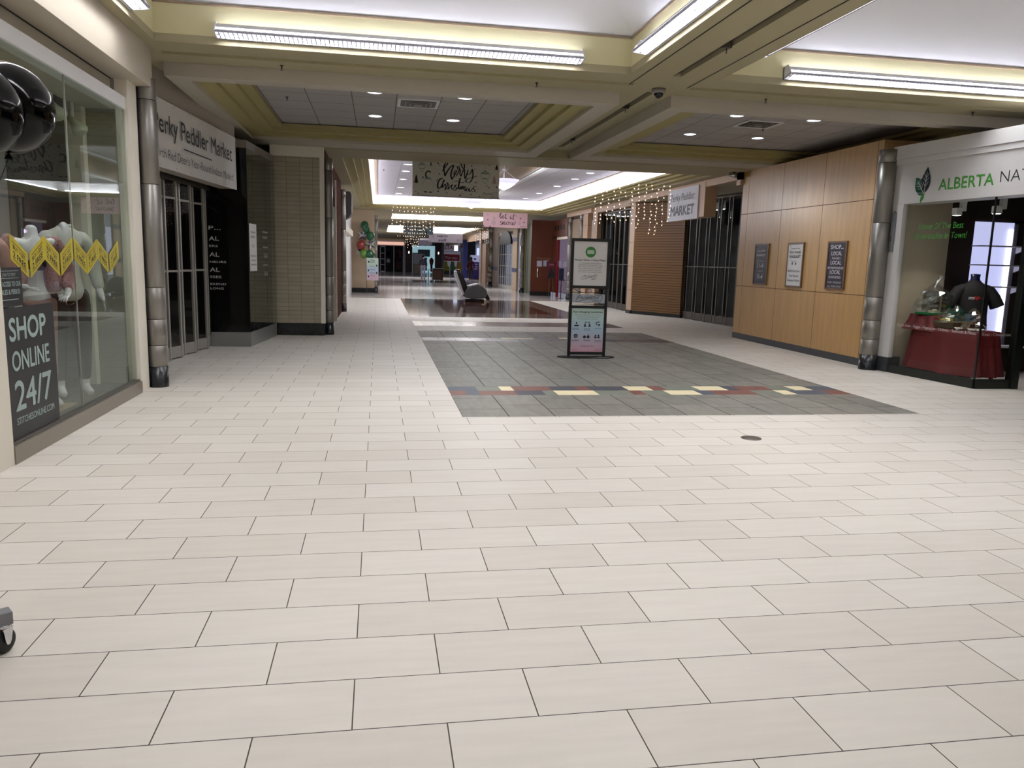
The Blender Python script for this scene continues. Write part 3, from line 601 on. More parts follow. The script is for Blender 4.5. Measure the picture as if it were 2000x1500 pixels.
balloon(0, (-.72, 33.4, 1.98), .19, BRD, 'red balloon, the only red one, on the left of the bouquet'); balloon(.9, (-.33, 33.5, 2.02), .21, BS, 'silver star balloon on the right of the red balloon', 'star')
balloon(0, (-.6, 33.4, 1.62), .18, BG2, 'lime green balloon at the bottom of the bouquet'); balloon(0, (-.34, 33.35, 1.6), .19, BG, 'green balloon at the lower right of the bouquet')
balloon(.5, (-.77, 33.5, 1.7), .16, BS, 'small silver star balloon at the lower left of the bouquet', 'star')
t = thing('poster_stand', 'thin poster stand with a pale green and pink notice beside the far balloons', 'sign stand', (-.24, 33.1, 0))
a = MB(); a.box(-.3, -.2, 0, .32, .2, .015); a.link('foot', DALU, t)
for x in (-.24, .22): a = MB(); a.box(x-.012, -.012, .01, x+.012, .012, 1.46); a.link('pole', DALU, t)
a = MB(); a.box(-.24, -.02, .54, .24, -.012, 1.46); a.link('board', PAPER, t)
f3 = lambda x, y, off=0.0: (x, -.021-off, y)
a = MB(); a.m = 0; a.rect(f3, -.23, 1.1, .23, 1.45, .0005); a.m = 1; a.rect(f3, -.23, .8, .23, 1.1, .0005); a.m = 2; a.rect(f3, -.23, .55, .23, .8, .0005)
a.m = 3
for z in (1.32, 1.27, 1.12, .98, .84, .72): a.rect(f3, -.12, z, .1, z+.012, .0015)
for x, z in ((-.16, 1.3), (.17, 1.15), (-.17, .95), (.17, .85), (-.17, .7)): a.disc(f3, x, z, .03, .045, 10, .002)
a.text(f3, 'Welcome', 0, 1.36, .04, .18, .002, .01)
a.link('print', [mat('pale_green', '#b8cfc0'), mat('pale_blue', '#b4c4d4'), mat('pale_pink', '#d3b4c2'), INK], t)
# ================================================================ HUMAN FIGURES
def figure(t, S, turn, P, body, parts, head=True, hair=None, lab=None):
    """P: joint dict in body units (metres, facing -y, feet at z=0); turn about z; S scale"""
    ca, sa = math.cos(turn), math.sin(turn)
    def T(v): x, y, z = v[0]*S, v[1]*S, v[2]*S; return (x*ca-y*sa, x*sa+y*ca, z)
    J = {k: (*T(v[:3]), v[3]*S) for k, v in P.items()}
    E = [('pelvis', 'waist'), ('waist', 'chest'), ('chest', 'neck'), ('neck', 'neckt')]
    if head: E += [('neckt', 'head'), ('head', 'crown')]
    for s in 'lr': E += [('chest', 'sh'+s), ('sh'+s, 'el'+s), ('el'+s, 'wr'+s), ('wr'+s, 'ha'+s), ('pelvis', 'hip'+s), ('hip'+s, 'kn'+s), ('kn'+s, 'an'+s), ('an'+s, 'toe'+s)]
    ks = {'pelvis'} | {a for e in E for a in e}
    nodes = {'pelvis': J['pelvis']}; nodes.update({k: J[k] for k in J if k in ks})
    b = skin('body', nodes, E, body, t)
    for (nm, ch, m, grow, over) in parts:
        nn = {}; ed = []
        for c in ch:
            for i, k in enumerate(c):
                if over and k in over: v = over[k]; nn[k] = (*T(v[:3]), v[3]*S)
                else:
                    v = J[k]; nn[k] = (v[0], v[1], v[2], v[3]+grow*S)
                if i: ed.append((c[i-1], k))
        skin(nm, nn, ed, m, t)
    # fingers
    for s in 'lr':
        h = Vector(J['ha'+s][:3]); w = Vector(J['wr'+s][:3]); d = (h-w).normalized(); side = d.cross(Vector((0, 1, 0.2))).normalized() if abs(d.z) > .5 else Vector((1, 0, 0))
        side = Vector(T((0, 1, 0)) if abs(d.z) > .5 else T((1, 0, 0))).normalized()
        f = MB()
        for q in range(4):
            b0 = h+side*(q-1.5)*.017*S; ln = (.065, .075, .07, .055)[q]*S; bend = Vector((0, 0, -1))*.01
            f.tube([b0-d*.01, b0+d*ln*.55, b0+d*ln+bend*(2+q)*.6-side*.004], [.0085*S, .008*S, .006*S], 6)
        th = h-d*.045*S-side*.03*S; f.tube([th, th+d*.03*S-side*.02*S, th+d*.06*S-side*.016*S], [.011*S, .01*S, .007*S], 6)
        f.link('fingers', body, b)
    return b, J, T
def base_pose(): return dict(
    pelvis=(0, 0, .98, .105), waist=(0, 0, 1.13, .095), chest=(0, 0, 1.34, .115), neck=(0, .01, 1.48, .05), neckt=(0, .0, 1.55, .044), head=(0, -.01, 1.65, .085), crown=(0, 0, 1.73, .07),
    shl=(.17, 0, 1.43, .055), ell=(.24, .02, 1.15, .042), wrl=(.26, -.04, .91, .028), hal=(.26, -.06, .84, .03),
    shr=(-.17, 0, 1.43, .055), elr=(-.24, .02, 1.15, .042), wrr=(-.26, -.04, .91, .028), har=(-.26, -.06, .84, .03),
    hipl=(.09, 0, .9, .088), knl=(.1, -.02, .5, .058), anl=(.1, .01, .09, .038), toel=(.11, -.13, .035, .034),
    hipr=(-.09, 0, .9, .088), knr=(-.1, -.02, .5, .058), anr=(-.1, .01, .09, .038), toer=(-.11, -.13, .035, .034))
MQ = mat('mannequin_white', '#d9d6da', .35)
# shop window platform and backdrop of the left shop
a = MB(); a.box(-3.5, 5.75, 0, -2.62, 8.72, .10); a.m = 1; a.box(-3.4, 5.9, .1, -2.66, 8.6, .11); a.m = 2; a.box(-3.3, 6.9, .11, -2.7, 7.5, .118)
struct('floor', a, [BLK, mat('shop_floor_dark', '#2b2a2c', .4), mat('shop_floor_wood', '#9a805c', .4)])
a = MB(); a.box(-3.7, 8.715, 0, -2.62, 8.72, 3.2); a.m = 1; a.box(-3.08, 8.6, 0, -2.90, 8.71, 3.0); a.m = 2; a.box(-3.14, 7.3, 0, -3.06, 8.71, 3.2); a.m = 3; a.box(-3.14, 5.0, 0, -3.07, 7.3, 3.2)
a.m = 0; a.box(-3.8, 5.0, 2.99, -2.66, 8.72, 3.02)
struct('wall_left', a, [mat('shop_side_grey', '#8f8d84', .7), CREAM, mat('shop_back_dark', '#1a1418', .6, noise=.4, nscale=2), mat('shop_back_grey', '#77747a', .6)])
for (x, y, z, lb) in ((-2.95, 7.25, 2.82, 'near pale spotlight on the shop window ceiling track'), (-2.95, 8.0, 2.8, 'middle pale spotlight in the clothing shop window'), (-2.9, 8.35, 2.72, 'far pale flared spotlight in the clothing shop window beside the glass joint')):
    t = thing('track_spotlight', lb, 'spotlight', (x, y, z), .4, 'spotlights in the clothing shop window')
    a = MB(); a.tube([(0, 0, .17), (0, 0, .03)], .018, 8); a.link('stem', WHITE, t)
    a = MB(); a.tube([(-.03, .05, .05), (0, 0, 0), (.02, -.04, -.035), (.055, -.10, -.1)], [.03, .038, .042, .075], 14); a.link('shade', mat('spot_cream', '#c9cfbd', .5), t)
l = bpy.data.lights.new('window_spot', 'SPOT'); l.energy = 18; l.spot_size = 1.8; l.spot_blend = .7; l.shadow_soft_size = .06; l.color = (1, .97, .98)
for y in (6.9, 7.9): lo_ = bpy.data.objects.new('window_spot', l); COL.objects.link(lo_); lo_.location = (-2.75, y-.1, 2.75); lo_.rotation_euler = (0, -.15, 0)
# mannequins
PINKF = mat('pink_fleece', '#b98d92', .95, noise=.25, nscale=60, bump=1.0); PINKS = mat('pink_satin', '#a97a78', .5, noise=.1); CAMO = mat('pink_camo', '#8a6a64', .7, noise=.35, nscale=14); BLKF = mat('black_cloth', '#111013', .8)
WHITF = mat('white_fleece', '#c9c7c2', .9, noise=.05, nscale=8, bump=.3); PNK2 = mat('rose_top', '#c48d8a', .7)
p = base_pose(); p.update(hipl=(.08, .02, .9, .085), knl=(.12, .10, .52, .052), anl=(.16, .2, .09, .036), toel=(.18, .08, .035, .033), elr=(-.26, .03, 1.17, .04), wrr=(-.17, -.14, 1.06, .026), har=(-.11, -.18, 1.05, .028),
    ell=(.28, .04, 1.16, .04), wrl=(.2, -.12, 1.0, .026), hal=(.15, -.18, .98, .028), waist=(0, 0, 1.12, .075), chest=(0, -.01, 1.33, .10), anr=(-.1, -.03, .09, .036), toer=(-.1, -.17, .035, .033))
t = thing('mannequin', 'headless mannequin in open pink fleece jacket, black crop top and pink camouflage leggings', 'mannequin', (-2.80, 7.02, .11))
figure(t, 1.02, .75, p, MQ, [('leggings', [['pelvis', 'hipl', 'knl', 'anl*'], ['pelvis', 'hipr', 'knr', 'anr*']], CAMO, .008, {'anl*': (.155, .19, .15, .045), 'anr*': (-.1, -.02, .15, .045)}),
    ('crop_top', [['waist*', 'chest']], BLKF, .016, {'waist*': (0, -.01, 1.15, .098)}),
    ('jacket', [['wl*', 'cl*', 'shl', 'ell', 'wrl*'], ['cl*', 'cr*', 'shr', 'elr', 'wrr*'], ['cr*', 'wr*']], PINKF, .02, {'wl*': (.14, .0, .98, .09), 'wr*': (-.14, .0, .98, .09), 'cl*': (.10, .03, 1.38, .085), 'cr*': (-.10, .03, 1.38, .085), 'wrl*': (.21, -.1, 1.02, .045), 'wrr*': (-.19, -.11, 1.08, .045)})], head=False)
p = base_pose(); p.update(chest=(0, 0, 1.33, .12), pelvis=(0, 0, .98, .11), shl=(.155, 0, 1.43, .048), shr=(-.155, 0, 1.43, .048), ell=(.225, .02, 1.17, .042), wrl=(.25, -.05, .93, .03), hal=(.26, -.07, .85, .032), elr=(-.225, .02, 1.17, .042), wrr=(-.25, -.05, .93, .03), har=(-.26, -.07, .85, .032))
t = thing('mannequin', 'headless mannequin in a white hooded sweatshirt and black trousers in the shop window', 'mannequin', (-2.86, 7.86, .11))
figure(t, 1.06, .6, p, MQ, [('trousers', [['pl*', 'hipl', 'knl', 'anl*'], ['pl*', 'hipr', 'knr', 'anr*']], BLKF, .016, {'pl*': (0, 0, .95, .10), 'anl*': (.1, .01, .13, .055), 'anr*': (-.1, .01, .13, .055)}),
    ('hooded_sweatshirt', [['pel*', 'pel2*', 'waist', 'chest', 'shl', 'ell', 'wrl*'], ['chest', 'shr', 'elr', 'wrr*'], ['chest', 'hood*', 'hoodb*']], WHITF, .024, {'pel*': (0, 0, .84, .15), 'pel2*': (0, 0, .95, .155), 'wrl*': (.25, -.045, .95, .046), 'wrr*': (-.25, -.045, .95, .046), 'hood*': (0, .03, 1.47, .085), 'hoodb*': (0, .08, 1.47, .065)})], head=False)
p = base_pose(); t = thing('mannequin', 'mannequin in a rose pink top cut off by the left photo edge', 'mannequin', (-2.88, 6.22, .11))
figure(t, 1.0, .7, p, MQ, [('skirt', [['pelvis', 'hipl', 'knl'], ['pelvis', 'hipr', 'knr']], BLKF, .02, {}), ('top', [['pel*', 'waist', 'chest', 'shl', 'ell'], ['chest', 'shr', 'elr']], PNK2, .015, {'pel*': (0, 0, .99, .12)})], head=False)
# ================================================================ NOTICES ON THE SHOP WINDOW
fw = lambda y0, z0: (lambda x, y, off=0.0: (off, x, y))
YLW = mat('sale_yellow', '#b7a61c', .5); TEAL = mat('teal_print', '#9fb3b0', .55); DKSIGN = mat('notice_black', '#1b1b1d', .45)
Y0 = [5.99, 6.29, 6.56, 6.86, 7.16, 7.44, 7.72, 8.03]; nm = ['first', 'second', 'third', 'fourth', 'fifth', 'sixth', 'seventh', 'last']
for k, y in enumerate(Y0):
    t = thing('sale_tag', 'yellow slanted BUY 1 GET 2 FREE tag, %s from the left in its row' % nm[k], 'sale tag', (-2.532, y, 1.3), 0, 'zigzag row of yellow sale tags on the window')
    dn = k % 2 == 0; w = .27; z0, z1 = (.115, -.02) if dn else (-.02, .115)
    sl = (z1-z0)/w; fk = lambda x, z, off=0.0, z0=z0, sl=sl: (off, x, z+z0+sl*x)
    q = MB(); q.add([fk(0, 0, 0), fk(w, 0, 0), fk(w, .18, 0), fk(0, .18, 0), fk(0, 0, -.002), fk(w, 0, -.002), fk(w, .18, -.002), fk(0, .18, -.002)], [(0, 1, 2, 3), (7, 6, 5, 4)]); q.link('card', YLW, t)
    q = MB(); q.text(fk, 'BUY 1 GET', w/2, .10, .032, .18, .001, .012); q.text(fk, '2 FREE', w/2, .04, .045, .19, .001, .02)
    for z in (.022, .145): q.rect(fk, .035, z, w-.035, z+.005, .001)
    q.link('print', INK, t)
t = thing('window_poster', 'tall black window notice reading SHOP ONLINE 24/7', 'poster', (-2.53, 5.78, .15))
q = MB(); q.box(-.003, 0, 0, 0, .86, .93); q.link('sheet', DKSIGN, t)
fy = lambda x, z, off=0.0: (off, x, z)
q = MB(); q.text(fy, 'SHOP', .40, .70, .165, .60, .0015, .03); q.text(fy, 'ONLINE', .42, .485, .145, .62, .0015, .02); q.text(fy, '24/7', .43, .2, .22, .62, .0015, .02); q.text(fy, 'STITCHESONLINE.COM', .44, .1, .05, .64, .0015, .015)
q.link('lettering', TEAL, t)
t = thing('window_poster', 'small black notice reading ACCESS TO OUR SALES and PERKS above the tall online notice', 'poster', (-2.53, 5.76, 1.09))
q = MB(); q.box(-.003, 0, 0, 0, .37, .27); q.link('sheet', BLK, t)
q = MB(); q.text(fy, 'VIP ACCESS TO OUR', .175, .14, .035, .34, .0015, .012); q.text(fy, 'SALES & PERKS!', .175, .085, .035, .3, .0015, .012); q.text(fy, 'JOIN TO TEXT', .175, .21, .022, .2, .0015, .0); q.rect(fy, .05, .045, .3, .05, .001)
for z in (.195, .245): q.rect(fy, .03, z, .32, z+.003, .001)
q.link('lettering', TEAL, t)
# black balloons at the left edge
BB = mat('black_latex', '#020202', .1, spec=.2)
for c, r, lb in (((-1.66, 3.98, 2.12), .2, 'glossy black balloon farther from the left photo edge, partly behind the other'), ((-1.70, 3.75, 2.07), .2, 'glossy black balloon in front at the left photo edge'), ((-1.83, 3.62, 2.06), .19, 'glossy black balloon mostly outside the left photo edge')):
    t = thing('balloon', lb, 'balloon', c, 0, 'black balloons')
    a = MB(); a.sphere((0, 0, 0), r, 32, 20, sz=1.0); a.lathe([(.02, -r*1.12), (.004, -r*1.0)], n=8); a.link('skin', BB, t)
    s = MB(); s.tube([(0, 0, -r*1.1), (-.25, -.1, -.9), (-.3-(c[0]+1.7), -.3-(c[1]-3.8), -c[2]+.02)], .002, 4); s.link('ribbon', BLK, t)
# caster cart corner
t = thing('rolling_rack', 'grey metal rack base on a black swivel caster at the lower left photo edge', 'rack', (-1.38, 2.98, 0))
def rotz(p, a): return (p[0]*math.cos(a)-p[1]*math.sin(a), p[0]*math.sin(a)+p[1]*math.cos(a), p[2])
a = MB(); a.box(-.9, -.03, .115, .03, .03, .165); a.box(-.92, -.03, .115, -.86, .9, .165); o = a.link('base_frame', mat('rack_grey', '#7b7c80', .45, metal=.4), t, bevel=.004); o.rotation_euler = (0, 0, .62)
a = MB(); a.box(-.9, -.02, .165, -.86, .02, 1.7); o = a.link('upright', mat('rack_grey', '#7b7c80'), t); o.rotation_euler = (0, 0, .62)
a = MB(); a.lathe([(.001, -.014), (.037, -.014), (.046, -.009), (.046, .009), (.037, .014), (.001, .014)], (0, 0, .046), n=28, axis='y'); o = a.link('wheel', mat('rubber', '#131312', .5), t); o.rotation_euler = (0, 0, 1.2)
a = MB(); a.lathe([(.001, .115), (.03, .115), (.03, .103), (.001, .1)], n=20)
for s in (-1, 1): a.prism([(-.02, .1), (.025, .1), (.014, .05), (.006, .036), (-.006, .036), (-.012, .05)], 'y', s*.021-.0015, s*.021+.0015)
o = a.link('fork', CHROME, t); o.rotation_euler = (0, 0, 1.2)
# ================================================================ RIGHT WALLS
def ff_(p, q, z0=0): v, L = dirv(p, q); return frame((p[0], p[1], z0), (v.x, v.y, 0))
a = MB(); XW = 7.53
a.box(XW, 11.0, .12, 9.4, 15.62, 3.46)
WOODB = brickmat('maple_wall', '#c0986030'[:7], '#b99159', '#5b3d1e', 1.4, 1.48, .006, rough=.3, offset=0, shift=(-12.54+14, -1.11+14.8), axes='yz', noise=.10, nstretch=(7, .5, 1), bump=.3)
struct('wall_right', a, WOODB)
a = MB(); a.box(XW-.004, 11.0, 0, 9.4, 15.63, .12); struct('baseboard_right', a, mat('base_grey', '#3b3c3e', .5))
def framed(lab, y0, y1, z0, z1, face, fill, txt, ink):
    t = thing('framed_poster', lab, 'poster', (XW, (y0+y1)/2, z0), 0, 'framed market posters on the maple wall')
    w = y1-y0; f = lambda x, z, off=0.0: (-.022-off, (w/2)-x, z); h = z1-z0
    a = MB(); e = .028
    for (p, q, r, s) in ((-w/2, w/2, 0, e), (-w/2, w/2, h-e, h), (-w/2, -w/2+e, e, h-e), (w/2-e, w/2, e, h-e)): a.box(-.03, p, r, 0, q, s)
    a.link('frame', mat('poster_frame', '#6b4d31', .4), t)
    a = MB(); a.box(-.022, -w/2+e, e, -.002, w/2-e, h-e); a.link('sheet', fill, t)
    a = MB()
    for (s, z, hh, ww, b_) in txt: a.text(f, s, w/2, z*h, hh, ww, .002, b_)
    if face == 'cart':
        a.stroke(f, [(.07, .92*h), (.12, .9*h), (.15, .6*h), (.34, .6*h)], .006, .002); a.stroke(f, [(.13, .86*h), (.42, .86*h), (.4, .68*h), (.15, .66*h)], .006, .002)
        for x in (.2, .32): a.disc(f, x, .53*h, .02, .028, 14, .002)
    a.link('print', ink, t)
PURP = mat('poster_purple', '#1f1528', .25); SILV = mat('poster_silver', '#c6c2c8', .5)
framed('narrow framed dark poster with opening hours 11-4, farthest of three on the maple wall', 14.28, 14.84, 1.16, 1.97, 'h', PURP, [('Perky Peddler', .80, .045, .34, 0), ('MARKET', .70, .045, .36, .02), ('SATURDAY', .56, .03, .26, .01), ('11-4', .41, .1, .22, .02), ('SUNDAY', .32, .03, .22, .01), ('11-4', .15, .1, .22, .02)], SILV)
framed('framed white market poster with a shopping cart drawing, middle of three on the maple wall', 12.99, 13.55, 1.16, 1.97, 'cart', PAPER, [('Perky Peddler', .76, .05, .40, .015), ('MARKET', .66, .05, .40, .02), ("North Red Deer's", .34, .045, .42, 0), ('Year-Round', .235, .045, .32, 0), ('Weekend Market', .13, .045, .43, 0)], INK)
framed('framed purple poster reading SHOP LOCAL, nearest of three on the maple wall', 11.68, 12.23, 1.17, 1.97, 's', PURP, [('SHOP...', .84, .07, .36, .03), ('LOCAL', .71, .065, .30, .03), ('MAKERS', .625, .035, .24, .02), ('LOCAL', .52, .065, .30, .03), ('ENTREPRENEURS', .425, .038, .46, .02), ('LOCAL', .325, .065, .30, .03), ('BUSINESSES', .235, .038, .34, .02), ('EVERY WEEKEND!', .13, .032, .4, -.004), ('ALL YEAR LONG!', .05, .032, .4, -.004)], SILV)
# recess and gates beyond the maple wall
a = MB(); a.box(7.46, 15.62, 3.31, 7.56, 23.0, 3.46); a.box(7.46, 15.62, 3.2, 7.6, 15.8, 3.46); struct('wall_right', a, PEACH)
a = MB(); a.box(7.56, 15.62, 3.33, 9.6, 23.5, 3.40); struct('ceiling', a, FRAMEW)
gate('g', (9.12, 15.7), (8.63, 21.25), 3.25, 20, 'tall dark folding gate in the recess right of the market sign', bars=(.0, 1.45), kick=.2, metalm=DALU, posts=.035, grp='tall dark folding gates on the right')
gate('g', (7.80, 22.95), (7.86, 27.0), 3.2, 15, 'tall dark folding gate behind the hanging string lights, left of the ribbed wall', bars=(.0, 1.45), kick=.2, metalm=DALU, posts=.035, grp='tall dark folding gates on the right')
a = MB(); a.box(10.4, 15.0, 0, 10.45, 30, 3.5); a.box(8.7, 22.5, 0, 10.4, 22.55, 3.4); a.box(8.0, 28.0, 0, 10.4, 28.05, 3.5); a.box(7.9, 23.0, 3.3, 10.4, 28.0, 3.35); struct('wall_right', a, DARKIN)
SIDE = brickmat('ribbed_wall', '#76532a', '#6f4e27', '#33200c', 30, .075, .006, rough=.45, offset=0, shift=(100, 75), axes='xz', noise=.05, nstretch=(1, 1, 1), bump=.8)
a = MB(); a.seg((7.74, 22.9), (8.66, 21.28), .12, .1, 3.38); struct('wall_right', a, SIDE)
a = MB(); a.seg((7.73, 22.89), (8.66, 21.27), .1, 0, .1); a.box(7.60, 22.85, 0, 7.8, 23.3, .1); struct('baseboard_right', a, BLK)
PCH = brickmat('peach_pilaster', '#bfa184', '#ba9c80', '#7d654e', 3, .72, .006, rough=.45, offset=0, shift=(30, 72), axes='yz', noise=.03)
a = MB(); a.box(7.62, 22.85, .1, 7.78, 23.3, 3.46); a.box(7.6, 23.3, 3.26, 7.78, 27.1, 3.46); a.box(7.62, 27.0, 0, 7.78, 27.6, 3.46); struct('wall_right', a, PCH)
a = MB(); a.box(7.85, 27.6, 0, 7.95, 28.3, 3.46); a.m = 1; a.box(7.62, 28.3, 0, 7.78, 28.95, 3.46); a.m = 2; a.box(7.72, 29.2, 0, 7.9, 31.2, 3.2); a.m = 3; a.box(7.55, 27.6, 3.3, 7.9, 31.3, 3.46)
struct('wall_right', a, [TAN, PCH, TAUPE, PEACH])
# market sign on its box
t = thing('market_sign', 'white panel reading MARKET in grey on a peach sign box above the tall gates', 'sign', (7.44, 18.4, 2.62))
a = MB(); a.box(.01, -1.02, .02, .30, 1.35, .8); a.link('sign_box', PEACH, t); 
a = MB(); a.box(-.02, -.70, -.01, .01, 1.22, .77); a.link('panel', mat('sign_white', '#c8cad2', .5), t)
f = lambda x, z, off=0.0: (-.022-off, 1.22-x, z)
a = MB(); a.text(f, 'Perky Peddler', .96, .47, .19, 1.5, .002, -.005); a.text(f, 'MARKET', .96, .12, .24, 1.5, .002, .04); a.link('lettering', mat('sign_grey_ink', '#3c3f46', .5), t)
t = thing('projector_lamp', 'small chrome spotlight tucked above the left end of the maple wall', 'spotlight', (7.35, 15.7, 3.40))
a = MB(); a.lathe([(.001, -.1), (.05, -.1), (.055, .1), (.001, .1)], n=16, axis='x'); a.link('barrel', CHROME, t); a = MB(); a.box(-.02, -.02, .0, .02, .02, .06); a.link('arm', BLK, t)
# ================================================================ GREEN LOGO SHOP
A0, B0 = Vector((7.571, 10.4, 0)), Vector((7.737, 8.907, 0)); U = (B0-A0).normalized(); NR = Vector((-.994, -.111, 0))
def gf(o=0.0): return lambda s, z, off=0.0: tuple(A0+U*s+NR*(o+off)+Vector((0, 0, z)))
def gbox(mb, s0, s1, z0, z1, o0, o1):
    c = [tuple(A0+U*s+NR*o) for (s, o) in ((s0, o0), (s1, o0), (s1, o1), (s0, o1))]
    mb.add([(p[0], p[1], z0) for p in c]+[(p[0], p[1], z1) for p in c], [(3, 2, 1, 0), (4, 5, 6, 7), (0, 1, 5, 4), (1, 2, 6, 5), (2, 3, 7, 6), (3, 0, 4, 7)])
FAS = mat('fascia_white', '#c9c7c5', .5)
a = MB(); gbox(a, -.28, 5.5, 2.47, 3.30, .03, -.3); gbox(a, -.28, 5.5, 3.11, 3.30, .075, .03); gbox(a, -.28, 5.5, 3.03, 3.11, .055, .03); gbox(a, -.28, -.03, .22, 2.47, .03, -.05)
struct('wall_right', a, FAS, bevel=.004)
a = MB(); gbox(a, -.26, -.04, 0, .22, .03, -.2); a.m = 1; gbox(a, -.01, 1.5, 0, .12, .02, -.05); a.box(7.735, 8.88, 0, 8.36, 8.95, .12); struct('baseboard_right', a, [mat('base_slate', '#35383b', .5), mat('dark_green_base', '#0b120d', .3)])
w = MB(); gbox(w, 0, 1.495, .12, 2.47, .004, -.004); w.box(7.745, 8.903, .12, 8.25, 8.911, 2.5); wo = struct('window_2', w, GLS2)
a = MB(); gbox(a, 1.49, 1.51, .12, 2.47, .01, -.01); a.link('glass_joint', BLK, wo)
a = MB(); a.box(8.25, 8.86, 0, 8.36, 8.97, 2.5); a.link('frame', mat('dark_green_base', '#0b120d'), wo)
a = MB(); a.box(8.36, 8.89, 2.47, 14, 8.95, 3.3); struct('wall_right', a, FAS)
GRN = mat('logo_green', '#3f8f34', .4); DGRN = mat('logo_dark_green', '#0d4f38', .4); NAVY = mat('logo_navy', '#0d1d26', .4); VEIN = mat('logo_vein', '#c9c7c5', .5)
t = thing('shop_sign', 'green leaf logo with green and black lettering on the white fascia at right', 'sign', tuple(A0)); g0 = gf(.031)
g = lambda s, z, off=0.0: tuple(Vector(g0(s, z, off))-A0)
def leaf(mb, cx, cy, L, w, ang, k=14):
    ca, sa = math.cos(ang), math.sin(ang); P = []
    for i in range(k+1): u = i/k; P.append((u*L, w*math.sin(H*u**.8)))
    for i in range(k-1, 0, -1): u = i/k; P.append((u*L, -w*math.sin(H*u**.8)))
    mb.plane_pts(g, [(cx+x*ca-y*sa, cy+x*sa+y*ca) for x, y in P], mb.o)
def veins(mb, cx, cy, L, w, ang):
    ca, sa = math.cos(ang), math.sin(ang); R_ = lambda x, y: (cx+x*ca-y*sa, cy+x*sa+y*ca)
    mb.stroke(g, [R_(0, 0), R_(L*.8, 0)], .009, mb.o+.001)
    for u in (.25, .42, .58): 
        for s in (-1, 1): mb.stroke(g, [R_(L*u, 0), R_(L*(u+.17), s*w*.55)], .006, mb.o+.001)
a = MB(); a.o = .003; a.m = 0; leaf(a, .335, 2.60, .36, .085, 1.50); a.o = .002; a.m = 1; leaf(a, .325, 2.60, .28, .095, 2.2); leaf(a, .325, 2.60, .14, .045, 2.9); a.o = .001; a.m = 2; leaf(a, .33, 2.60, .15, .03, 4.35)
a.m = 3; a.o = .004; veins(a, .335, 2.60, .36, .085, 1.50); veins(a, .325, 2.60, .28, .095, 2.2); a.stroke(g, [(.325, 2.60), (.2, 2.61)], .006, .005); a.link('leaf_logo', [NAVY, DGRN, GRN, VEIN], t)
a = MB(); a.text(g, 'ALBERTA', 1.02, 2.62, .155, .88, .002, .018); a.link('lettering', GRN, t)
a = MB(); a.text(g, 'NATURAL', 2.02, 2.64, .15, .94, .002, -.012); a.link('lettering_thin', INK, t)
t = thing('window_lettering', 'green window lettering about the best cheesecakes in town on the right shop glass', 'lettering', tuple(A0)); g0b = gf(.006)
gw = lambda s, z, off=0.0: tuple(Vector(g0b(s, z, off))-A0)
a = MB(); a.text(gw, 'Home Of The Best', .66, 2.10, .085, .78, 0, 0, .15); a.text(gw, 'Cheesecakes In Town!', .66, 1.965, .09, .92, 0, 0, .15); a.link('letters', mat('window_green', '#2f8a26', .5, emit=.0), t)
t = thing('window_lettering', 'row of small white window lettering listing foods in front of the red cloth', 'lettering', tuple(A0))
a = MB(); a.text(gw, 'Gluten Free - Vegan - Vegetarian - Diabetic - Seafoods & Meats', .75, .705, .042, 1.38, 0, .0); 
a.text(lambda x, z, off=0.0: (x-A0.x, 8.9-off-A0.y, z), 'Keto - Cheesecake', 7.98, .70, .04, .42, 0, 0); a.link('letters', mat('window_white', '#b9b4b2', .6), t)
t = thing('wall_device', 'slim grey plastic device mounted upright on the white door frame beside the metal column', 'device', (7.60, 10.57, 1.78))
a = MB(); a.prism([(-.035, 0), (.035, 0), (.03, .1), (.036, .16), (.032, .57), (.0, .6), (-.032, .57), (-.036, .16), (-.03, .1)], 'x', -.11, -.04); a.link('case', mat('device_grey', '#74797c', .45), t, bevel=.006)
a = MB(); a.m = 0
for k, z in enumerate((.22, .19, .165)): a.m = min(k, 1); a.box(-.113, -.016, z, -.11, .016, z+.016)
a.link('stickers', [mat('sticker_red', '#8c3330'), INK], t)
# shop interior
a = MB(); a.box(7.62, 10.5, 0, 8.40, 10.6, 3.3); a.m = 1; a.box(8.40, 10.49, 0, 8.80, 10.6, 3.3); a.box(8.8, 10.52, 2.27, 14, 10.6, 3.3); a.box(8.8, 10.52, 0, 14, 10.6, .42); a.box(9.48, 10.52, .4, 10.2, 10.6, 2.3); a.box(10.2, 10.5, .4, 14, 10.6, 2.3)
a.m = 2; a.box(9.50, 10.50, .42, 9.56, 10.52, 2.25)
struct('wall_right', a, [mat('shop_cream', '#b0a48f', .6), mat('dark_oak', '#2a1c14', .6, noise=.35, nscale=6, stretch=(6, 6, .4)), mat('grey_upright', '#6d6a70', .5)])
a = MB(); a.box(7.75, 4.0, 2.95, 14, 10.5, 3.0); a.box(14, 4, 0, 14.05, 10.6, 3.0); a.m = 1; a.box(8.5, 3.95, 0, 14, 4.0, 3.0)
struct('ceiling', a, [mat('shop_ceiling', '#6b625e', .7), DARKIN])
t = thing('lit_shelf_unit', 'glowing white backlit shelf unit behind the shop window mannequin', 'shelf', (9.14, 10.5, .42))
a = MB(); a.box(-.34, -.005, 0, .34, .02, 1.85); a.link('backlight_panel', mat('backlit_panel', '#c8ccf4', emit=.75, ecol='#cfd2ff'), t)
for s_ in (.28,): a = MB(); a.tube([(s_, -.03, .08), (s_, -.03, 1.75)], .03, 8); a.link('tube', mat('shelf_tube', '#ffffff', emit=1.6, ecol='#f4f2ff'), t)
